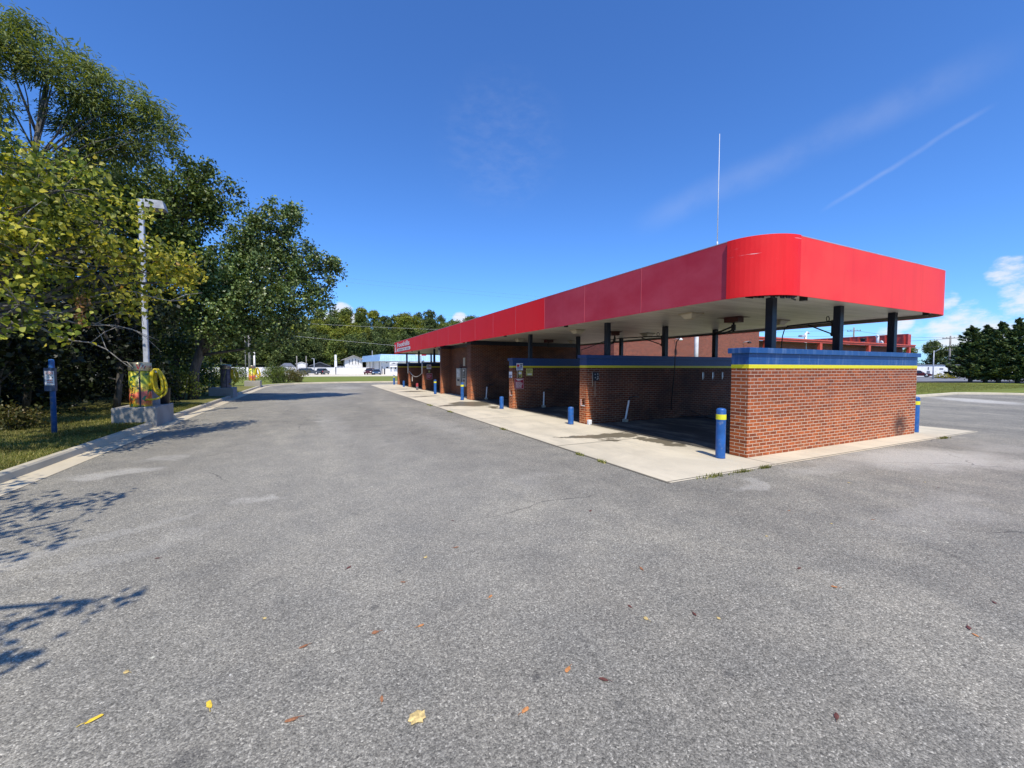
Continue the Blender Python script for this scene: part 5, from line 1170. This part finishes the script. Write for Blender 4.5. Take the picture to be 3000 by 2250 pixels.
gable('pavilion', 'dark low gabled pavilion roof behind the white wall', -.9, 3.4, 118, 7, 2.05, 2.9, 'door_dark', 'roof_grey', .5, 'pavilion')
gable('house', 'white gabled house with four tall narrow windows and a pale roof', 7.7, 12.5, 125, 9, 3.95, 4.95, 'stucco', 'roof_pale', .9, 'house', 0, [(-1.25, -1.1, 2.5, 3.8), (-.4, -.25, 2.5, 4.1), (.45, .6, 2.5, 4.1), (1.15, 1.3, 2.5, 3.8)])
t = thing('house', 'low house with a grey hipped roof showing over the wall, left', 'house', (-6.2, 116, .03)); mb = MB(); mb.box(-1.5, 1.5, 0, 6, 0, 1.75); part('wall', mb, 'stucco', t); mb = MB(); mb.prism([(-1.75, -.3), (1.75, -.3), (1.75, 6.3), (-1.75, 6.3)], 1.75, 2.7, top=[(-.7, 2), (.7, 2), (.7, 4), (-.7, 4)]); part('roof', mb, 'roof_grey', t)
# blue-roofed commercial building
B = thing('shop_building', 'white commercial building with a deep pale blue metal fascia roof', 'building', (14.45, 103, .02))
mb = MB(); mb.prism([(.25, .3), (16, .3), (16, 22), (-1.0, 22)], 0, 3.3); part('wall', mb, 'stucco', B)
# mansard fascia with standing ribs
fx = [(-.0, -.35), (16.4, -.35), (16.4, 23), (-1.9, 23)]; fo = [(-.45, -.85), (16.9, -.85), (16.9, 23.5), (-2.4, 23.5)]
mb = MB(); mb.prism(fo, 3.2, 4.86, top=fx); part('roof', mb, 'blue_metal', B)
mb = MB()
for i in range(34): x = -.3 + i * .5; mb.quad([(x, -.88, 3.2), (x + .06, -.88, 3.2), (x + .06 + .02, -.38, 4.86), (x + .02, -.38, 4.86)])
for i in range(40): f = i / 40; mb.quad([(-.48 - 1.95 * f, -.85 + 24.3 * f, 3.2), (-.48 - 1.95 * (f + .004), -.85 + 24.3 * (f + .004), 3.2), (-.03 - 1.9 * (f + .004), -.35 + 23.3 * (f + .004), 4.86), (-.03 - 1.9 * f, -.35 + 23.3 * f, 4.86)])
part('roof_rib', mb, simple('rib_blue', (.26, .46, .72), .5), B);
for (a, b, z0, z1, m, nm) in ((-.05 + .3, .1 + .3, 0, 1.9, 'door_dark', 'door'), (.75, 1.05, 0, 1.4, 'door_dark', 'door'), (2.2, 2.6, 0, 1.8, 'door_dark', 'door'), (3.3, 3.75, 0, 1.8, 'door_dark', 'door'), (1.3, 1.8, 1.5, 1.8, 'glass', 'window'), (1.4, 1.55, 2.7, 2.95, 'door_dark', 'vent')):
    mb = MB(); mb.box(a, b, .24, .32, z0, z1); part(nm, mb, m, B)
for f in (.12, .45, .7):
    mb = MB(); x, y = .25 - 1.25 * f - .04, .3 + 21.7 * f; mb.box(x - .05, x + .03, y, y + .35, 0, 3.2); part('downpipe', mb, 'door_dark', B)
t = thing('shop_sign', 'white pale gabled emblem sign with dark lines in front of the blue-roofed building', 'sign', (17.0, 100, .02))
mb = MB(); mb.box(-.95, .95, -.08, .08, 1.75, 2.9); part('board', mb, 'white', t)
mb = MB(); mb.box(-.85, .85, -.085, -.081, 2.1, 2.2); mb.box(-.85, .85, -.085, -.081, 2.28, 2.36); mb.quad([(-.75, -.085, 2.48), (.75, -.085, 2.48), (.7, -.085, 2.54), (0, -.085, 2.78), (-.7, -.085, 2.54)]); part('print', mb, 'roof_grey', t)
mb = MB(); mb.box(-.9, -.8, -.05, .05, 0, 1.75); mb.box(.8, .9, -.05, .05, 0, 1.75); part('post', mb, 'white', t)
t = thing('fence_panel', 'white low fence panels in front of the blue-roofed building', 'fence', (15.4, 100.6, .02)); mb = MB(); mb.box(-.1, 1.2, 0, .06, 0, 1.3); mb.box(1.75, 2.5, 0, .06, 0, 1.3); part('panel', mb, 'white', t)
t = thing('pole_sign', 'red and white sign bar on a grey pole seen between the far columns', 'sign', (14.1, 60, .1)); mb = MB(); mb.box(-.07, .07, -.07, .07, 0, 3.6); part('pole', mb, 'pole_paint', t)
mb = MB(); mb.box(-.8, .1, -.08, .08, 3.32, 3.62); part('white_panel', mb, 'white', t); mb = MB(); mb.box(.1, .8, -.08, .08, 3.34, 3.62); part('red_panel', mb, 'ink_red', t)
# poles along the far road
for (x, y, h, r, m, lb) in ((-3.6, 104, 4.2, .13, 'wood_pole', 'grey wooden pole left of the small white shed'), (-1.75, 107, 4.3, .12, 'wood_pole', 'grey wooden pole at the right edge of the small white shed'), (-.1, 106, 3.7, .09, 'pole_paint', 'pale lamp pole in front of the dark pavilion'), (13.6, 112, 6.0, .07, 'pole_paint', 'thin pale pole rising behind the blue-roofed building')):
    t = thing('utility_pole', lb, 'pole', (x, y, .03)); mb = MB(); mb.tube([(0, 0, 0), (0, 0, h)], [r, r * .8], 8)
    part('shaft', mb, m, t)
    if 'lamp' in lb: mb = MB(); mb.tube([(0, 0, h - .05), (-.3, 0, h + .02), (-.55, 0, h - .05)], .05, 6); part('lamp_arm', mb, m, t)
# wires
def wire(label, a, b, sag, r=.022, m='wire'):
    mb = MB(); A, Bv = Vector(a), Vector(b); P = [A.lerp(Bv, i / 24) - Vector((0, 0, 4 * sag * (i / 24) * (1 - i / 24))) - A for i in range(25)]
    mb.tube(P, r, 4); o = part('power_line', mb, m); o.location = a; tag(o, label, 'power line', 'overhead lines')
for k, (z0, z1, lb) in enumerate(((26.2, 22.4, 'highest faint overhead line above the wooded hill'), (25.2, 21.4, 'second faint overhead line above the wooded hill'), (18.6, 15.6, 'third overhead line just above the hill tops'), (17.8, 14.6, 'lowest dark overhead line just above the hill tops'))):
    wire(lb, (-40, 116, z0), (120, 100, z1), 1.2, .012)
wire('pale overhead line crossing the upper trees of the hill', (-30, 110, 12.6), (70, 96, 11.2), .5, .018, 'wire_pale')
wire('pale overhead line crossing the dark trees left of the shop sign', (-24, 106, 10.6), (40, 80, 4.4), .4, .02, 'wire_pale')

# wooded hill: individual trees, a few shared crowns
def hill_crown(seed, n, L, tall=1.0):
    rs = np.random.RandomState(seed); lob = []
    for i in range(11):
        a = rs.uniform(0, 2 * PI); r = rs.uniform(.3, 2.3); z = rs.uniform(2.6, 8.0) * tall; r *= 1.15 - .55 * abs(z / tall - 4.6) / 4.6
        lob.append((r * math.cos(a), r * math.sin(a), z, rs.uniform(1.1, 1.9)))
    lob += [(0, 0, 7.9 * tall, 1.6), (.9, .5, 7.4 * tall, 1.5), (-.9, -.4, 7.3 * tall, 1.5)]
    tw, _ = lobes_twigs(lob, n, rs, .5, .9); cen = np.repeat(tw, 9, axis=0) + rs.normal(scale=.24, size=(n * 9, 3))
    return leaves_mesh('crown', cen, L, 'L_hill_a', rs, width=.8, up=1.3)
crowns = [hill_crown(s, 520, .42, tl) for s, tl in ((1, 1.0), (2, 1.15), (3, .92), (4, 1.05))]
mbt = MB(); mbt.tube([(0, 0, -.5), (0, 0, 3), (.1, 0, 6.5)], [.22, .17, .08], 7); htr = mbt.mesh('trunk', 'bark')
rr = random.Random(22)
def hill_tree(x, y, s, mk, lb, grp, ci=None):
    t = thing('hill_tree', lb, 'tree', (x, y, hz(x, y) if y > 127 else .02), rr.uniform(0, 6.28), grp); t.scale = (s * rr.uniform(.9, 1.15), s * rr.uniform(.9, 1.15), s)
    link('trunk', htr, t); c = link('crown', crowns[rr.randrange(4) if ci is None else ci], t); c.material_slots[0].link = 'OBJECT'; c.material_slots[0].material = M[mk]
LB = {'L_hill_a': ('mid green tree on the wooded hill', 'green hillside trees'), 'L_hill_b': ('yellowing tree on the wooded hill', 'yellowing hillside trees'), 'L_hill_c': ('dark green tree on the wooded hill', 'dark hillside trees')}
for row, (y, sp) in enumerate(((131, 4.6), (138, 5.0), (147, 5.4), (157, 6.0), (168, 6.6), (180, 7.0))):
    x = -34 + row * 1.7
    while x < 74:
        u = rr.random()
        mk = 'L_hill_c' if u < (.55 if row < 2 else .3) else 'L_hill_a' if u < .78 else 'L_hill_b'
        if row in (2, 3, 4) and (-8 < x < 13 or 26 < x < 38) and rr.random() < .45: mk = 'L_hill_b'
        if row > 3 and x > 40: mk = 'L_hill_c' if rr.random() < .5 else 'L_hill_a'
        hill_tree(x, y + rr.uniform(-2, 2), rr.uniform(.93, 1.1) * (1.0 if row < 3 else rr.uniform(.82, 1.16)), mk, *LB[mk]); x += sp * rr.uniform(.62, .95)
for (x, y, s, lb) in ((50.5, 72, .8, 'left one of the trees seen between columns beyond the second wall'), (54, 71, .85, 'middle one of the trees seen between columns beyond the second wall'), (58, 69, .75, 'right one of the trees seen between columns beyond the second wall')):
    hill_tree(x, y, s, 'L_hill_a', lb, None)

# ================================================================== BACKGROUND, RIGHT
T = 24.0
BB = thing('brick_building', 'tall plain red brick building seen under the canopy', 'building', (28.5, T, 0))
mb = MB(); mb.box(20.0, 36.85, T, T + 14, -.1, 6.2)
wpart('wall', mb, 'brick_far', BB, BB); mb = MB(); mb.box(19.95, 36.9, T - .05, T + 14.05, 6.2, 6.4); wpart('coping', mb, 'red_trim', BB, BB)
for x, lb in ((26.15, 'small white wall lamp on the brick building, left'), (34.6, 'dark wall lamp on the brick building, right')):
    t = thing('wall_lamp', lb, 'wall lamp', (x, T - .0, 4.0)); mb = MB(); mb.tube([(0, 0, -.05), (0, -.15, .05), (0, -.55, .1)], .03, 6); part('arm', mb, 'pole_paint', t); mb = MB(); mb.lathe([(.06, .1), (.17, 0), (.16, -.08), (.02, -.1)], 0, -.6, 12); part('shade', mb, 'white' if x < 30 else 'steel_dark', t)
t = thing('lamp_post', 'white round post in front of the tall brick building', 'pole', (22.7, 19, 0)); mb = MB(); mb.tube([(0, 0, 0), (0, 0, 6.2)], .13, 12); part('shaft', mb, 'white_pipe', t); mb = MB(); mb.box(-.35, .35, -.15, .15, 6.2, 6.35); part('light_head', mb, 'white_pipe', t)
L_ = 24.9; k_ = L_ / 27.5
LB2 = thing('low_building', 'low brick building with a red steel beam, red posts and a ribbed red parapet', 'building', (54, L_, 0))
xr = 69.0; zt = 1.75 + (5.0 - 1.75) * k_; zb = zt - .28
mb = MB(); mb.box(36.9, xr, L_ + .9, L_ + 1.2, -.1, zb - .05); mb.box(xr - .3, xr, L_ + 1.2, L_ + 24, -.1, zb); wpart('wall', mb, 'brick_far', LB2, LB2)
mb = MB(); mb.box(36.9, xr + .9, L_, L_ + .28, zb, zt); mb.box(36.9, xr + .9, L_ - .08, L_ + .0 - .002, zt - .09, zt + .05); wpart('beam', mb, 'red_trim', LB2, LB2)
for x in (39.5, 48.7, 58.7, 68.6): mb = MB(); mb.box(x - .22, x + .22, L_ + .02, L_ + .3, -.1, zb); wpart('post', mb, 'red_trim', LB2, LB2)
mb = MB(); mb.box(36.9, xr, L_ + .3, L_ + 24, zb - .045, zb - .02); wpart('roof', mb, 'roof_grey', LB2, LB2)
ph = 1.75 + (6.55 - 1.75) * k_
mb = MB(); mb.box(xr - .25, xr - .15, L_ + .3, L_ + 24, zb, ph); mb.box(xr - .3, xr + .5, L_ + .29, L_ + .35, zt, ph)
for i in range(24): mb.box(xr - .42, xr - .25, L_ + .6 + i * .98, L_ + .78 + i * .98, zb, ph)
mb.box(xr - .3, xr - .1, L_ + .3, L_ + 24, ph, ph + .06); wpart('parapet', mb, 'red_panel', LB2, LB2)
def rooftop(x, y, h, r, m, lb, hood=False, bend=False):
    t = thing('roof_vent', lb, 'vent pipe', (x, y, zb - .02)); mb = MB()
    P = [(0, 0, 0), (0, 0, h)] + ([(.0, 0, h + .12), (-.15, 0, h + .18), (-.3, 0, h + .12)] if bend else [])
    mb.tube(P, r, 10); part('pipe', mb, m, t)
    if hood: mb = MB(); mb.lathe([(r * 1.2, h - .35), (r * 1.3, h - .1), (r * 2.2, h), (r * 2.1, h + .06)], 0, 0, 12); part('hood', mb, 'steel_dark', t)
rooftop(57.6, 26.6, .55, .16, 'white', 'short white vent pipe on the low roof, leftmost'); rooftop(61.8, 27.0, 1.0, .18, 'steel', 'grey roof vent with a dark flared hood', True); rooftop(64.5, 26.6, 1.25, .15, 'white', 'tallest white vent pipe with a bent top', False, True); rooftop(65.6, 26.6, .55, .15, 'white', 'low bent white vent pipe next to the tall one', False, True)
t = thing('lamp_post', 'white twin-head parking lamp rising above the red beam', 'lamp post', (47.6, 25.9, 0)); mb = MB(); mb.tube([(0, 0, 0), (0, 0, 5.5)], .13, 8); part('shaft', mb, 'white_pipe', t)
mb = MB(); mb.box(-1.0, -.25, -.2, .2, 5.05, 5.25, ch=.03); mb.tube([(-.3, 0, 5.15), (0, 0, 5.2)], .06, 6); part('light_head', mb, 'pole_paint', t); mb = MB(); mb.tube([(0, 0, 5.3), (.2, 0, 5.6), (.6, 0, 5.5)], .1, 6); part('light_head', mb, 'white_pipe', t)
def utility(x, y, h, lb, arms):
    t = thing('utility_pole', lb, 'utility pole', (x, y, 0)); mb = MB(); mb.tube([(0, 0, 0), (0, 0, h)], [.17, .11], 8); part('shaft', mb, 'wood_pole', t)
    for z, w in arms:
        mb = MB(); dx, dy = w * y / math.hypot(x, y), -w * x / math.hypot(x, y); mb.tube([(-dx, -dy, z), (dx, dy, z)], .07, 4)
        for f in (-.9, -.45, .45, .9): mb.tube([(dx * f, dy * f, z), (dx * f, dy * f, z + .22)], .04, 5)
        part('crossarm', mb, 'wood_pole', t)
utility(82, 37.1, 8.6, 'utility pole with one crossarm rising beyond the low red roof', [(8.0, .9)])
utility(100.3, 31.1, 7.4, 'utility pole with crossarms left of the conifers', [(7.0, 1.0), (5.6, 1.0), (4.9, .6)])
for k, (z0, z1, lb) in enumerate(((8.2, 8.2, 'upper line left of the single crossarm pole'), (8.0, 7.2, 'lower line left of the single crossarm pole'))):
    wire(lb, (40, 70 + k * 3, z0 + 1), (82, 37.1, z1), .6, .02)
wire('line between the two utility poles at right', (82, 37.1, 8.1), (100.3, 31.1, 7.1), .4, .022); wire('long line running from behind the red roof past the right pole', (70, 41, 5.8), (100.3, 31.1, 6.9), .25, .03)
wire('line running from the right pole toward the conifers', (100.3, 31.1, 7.0), (96, 14, 7.8), .3, .026); wire('low line past the right street lamp', (60, 44, 4.6), (100.3, 31.1, 5.6), .2, .022)
t = thing('street_lamp', 'slim grey street lamp in front of the white warehouse', 'street lamp', (90.2, 29.8, 0)); mb = MB(); mb.tube([(0, 0, 0), (0, 0, 4.6)], [.1, .06], 8); part('shaft', mb, 'pole_paint', t); mb = MB(); mb.tube([(0, 0, 4.3), (.1, -.4, 4.65), (.12, -.6, 4.75)], .06, 6); part('light_head', mb, 'pole_paint', t)
WB = thing('warehouse', 'long low white warehouse beyond the road at right', 'building', (116, 38, 0)); d = Vector((1, -.42, 0)).normalized()
ang = math.atan2(d.y, d.x); WB.rotation_euler.z = ang
mb = MB(); mb.box(-22, 46, 0, 12, -.1, 2.4); part('wall', mb, 'wall_white', WB); mb = MB(); mb.box(-22.2, 46.2, -.2, 12.2, 2.4, 2.52); part('roof_edge', mb, 'roof_grey', WB)
for (a, b, z0, z1, nm) in ((-1.9, -1.2, 0, 1.2, 'door'), (-1.7, -1.45, 1.4, 2.0, 'window'), (.9, 1.7, 1.45, 1.75, 'window'), (-3.3, -3.1, .7, 1.1, 'window')): mb = MB(); mb.box(a, b, -.04, .02, z0, z1); part(nm, mb, 'roof_grey', WB)
shrub('low yellow-green bush in front of the white warehouse', (95.4, 30.2, .05), [(0, 0, .4, .55), (.1, .6, .35, .5), (-.1, -.6, .4, .55), (0, -1.1, .3, .4), (0, 1.1, .3, .4)], 90, 8, .12, .2, 'L_yellowbush', 21)
shrub('dark green bush right of the yellow-green one', (95.9, 29.0, .05), [(0, .3, .7, .7), (.1, -.5, .75, .75), (0, -1.2, .55, .6)], 90, 8, .12, .2, 'L_shade', 22)
for (x, y, s, mk, lb) in ((150, 54.5, .75, 'L_hill_a', 'mid green round tree left behind the warehouse'), (152, 50.5, .95, 'L_hill_c', 'tallest dark tree behind the warehouse'), (153, 47.5, .8, 'L_hill_c', 'dark tree right behind the warehouse'), (155, 44.5, .7, 'L_hill_a', 'small tree rightmost behind the warehouse')):
    hill_tree(x, y, s, mk, lb, None)
car('parked_car', 'small dark red car in front of the white warehouse', (104, 36.6, .02), -1.3, (.12, .02, .025), 4.2, 1.7, 1.3, False)
# conifers
def conifer(lb, x, y, h, rad, seed, skirt=.15):
    rs = np.random.RandomState(seed); t = thing('conifer', lb, 'tree', (x, y, .15), rs.uniform(0, 6), 'conifers on the right lawn')
    mb = MB(); mb.tube([(0, 0, -.1), (0, 0, h * .5), (.05, 0, h * .97)], [.2, .12, .02], 8); C, Dn = [], []
    nb_ = int(150 * h / 6.5)
    for i in range(nb_):
        f = (i + rs.rand()) / nb_; z = h * (skirt * .4 + (1 - skirt * .4) * f); R_ = rad * ((1 - f) ** .72) * rs.uniform(.65, 1.12) * (1 if f > .08 else .8) + .12
        a = rs.uniform(0, 2 * PI); e = Vector((math.cos(a) * R_, math.sin(a) * R_, z + R_ * rs.uniform(.12, .34))); s0 = Vector((0, 0, z))
        if i % 2 == 0: mb.tube([s0, s0.lerp(e, .5) - Vector((0, 0, .06 * R_)), e], [.03, .018, .006], 4, cap=False)
        dv_ = (e - s0).normalized(); sd = Vector((-dv_.y, dv_.x, 0))
        m_ = int(24 + 44 * R_ / rad)
        for _ in range(m_):
            g_ = rs.rand() ** .6; p = s0.lerp(e, g_) + sd * rs.normal() * .22 * R_ * (1.15 - g_) + Vector((0, 0, rs.normal() * .06 - .05 * R_ * (1 - g_)))
            C.append(p); q_ = dv_ * .9 + sd * rs.normal() * .5 + Vector((0, 0, .25)); Dn.append(q_)
    part('trunk', mb, 'bark', t)
    link('crown', leaves_mesh('crown', np.array([tuple(c) for c in C]), .40, 'L_conifer', rs, 'oval', 0.0, .8, .34, np.array([tuple(c) for c in Dn])), t)
conifer('leftmost dark conifer of the group on the right lawn, wide at the foot', 67.3, 19.1, 6.25, 2.5, 1, .12); conifer('twin-topped conifer just behind the leftmost one', 68.3, 18.2, 6.35, 2.2, 2, .1); conifer('pointed conifer in the middle of the group on the right lawn', 68.2, 17.2, 6.6, 2.3, 3, .1)
conifer('tall conifer right of the gap in the group', 68.9, 16.0, 6.9, 2.4, 4, .1); conifer('rightmost conifer running out of the picture', 69.2, 14.3, 6.7, 2.5, 5, .1)
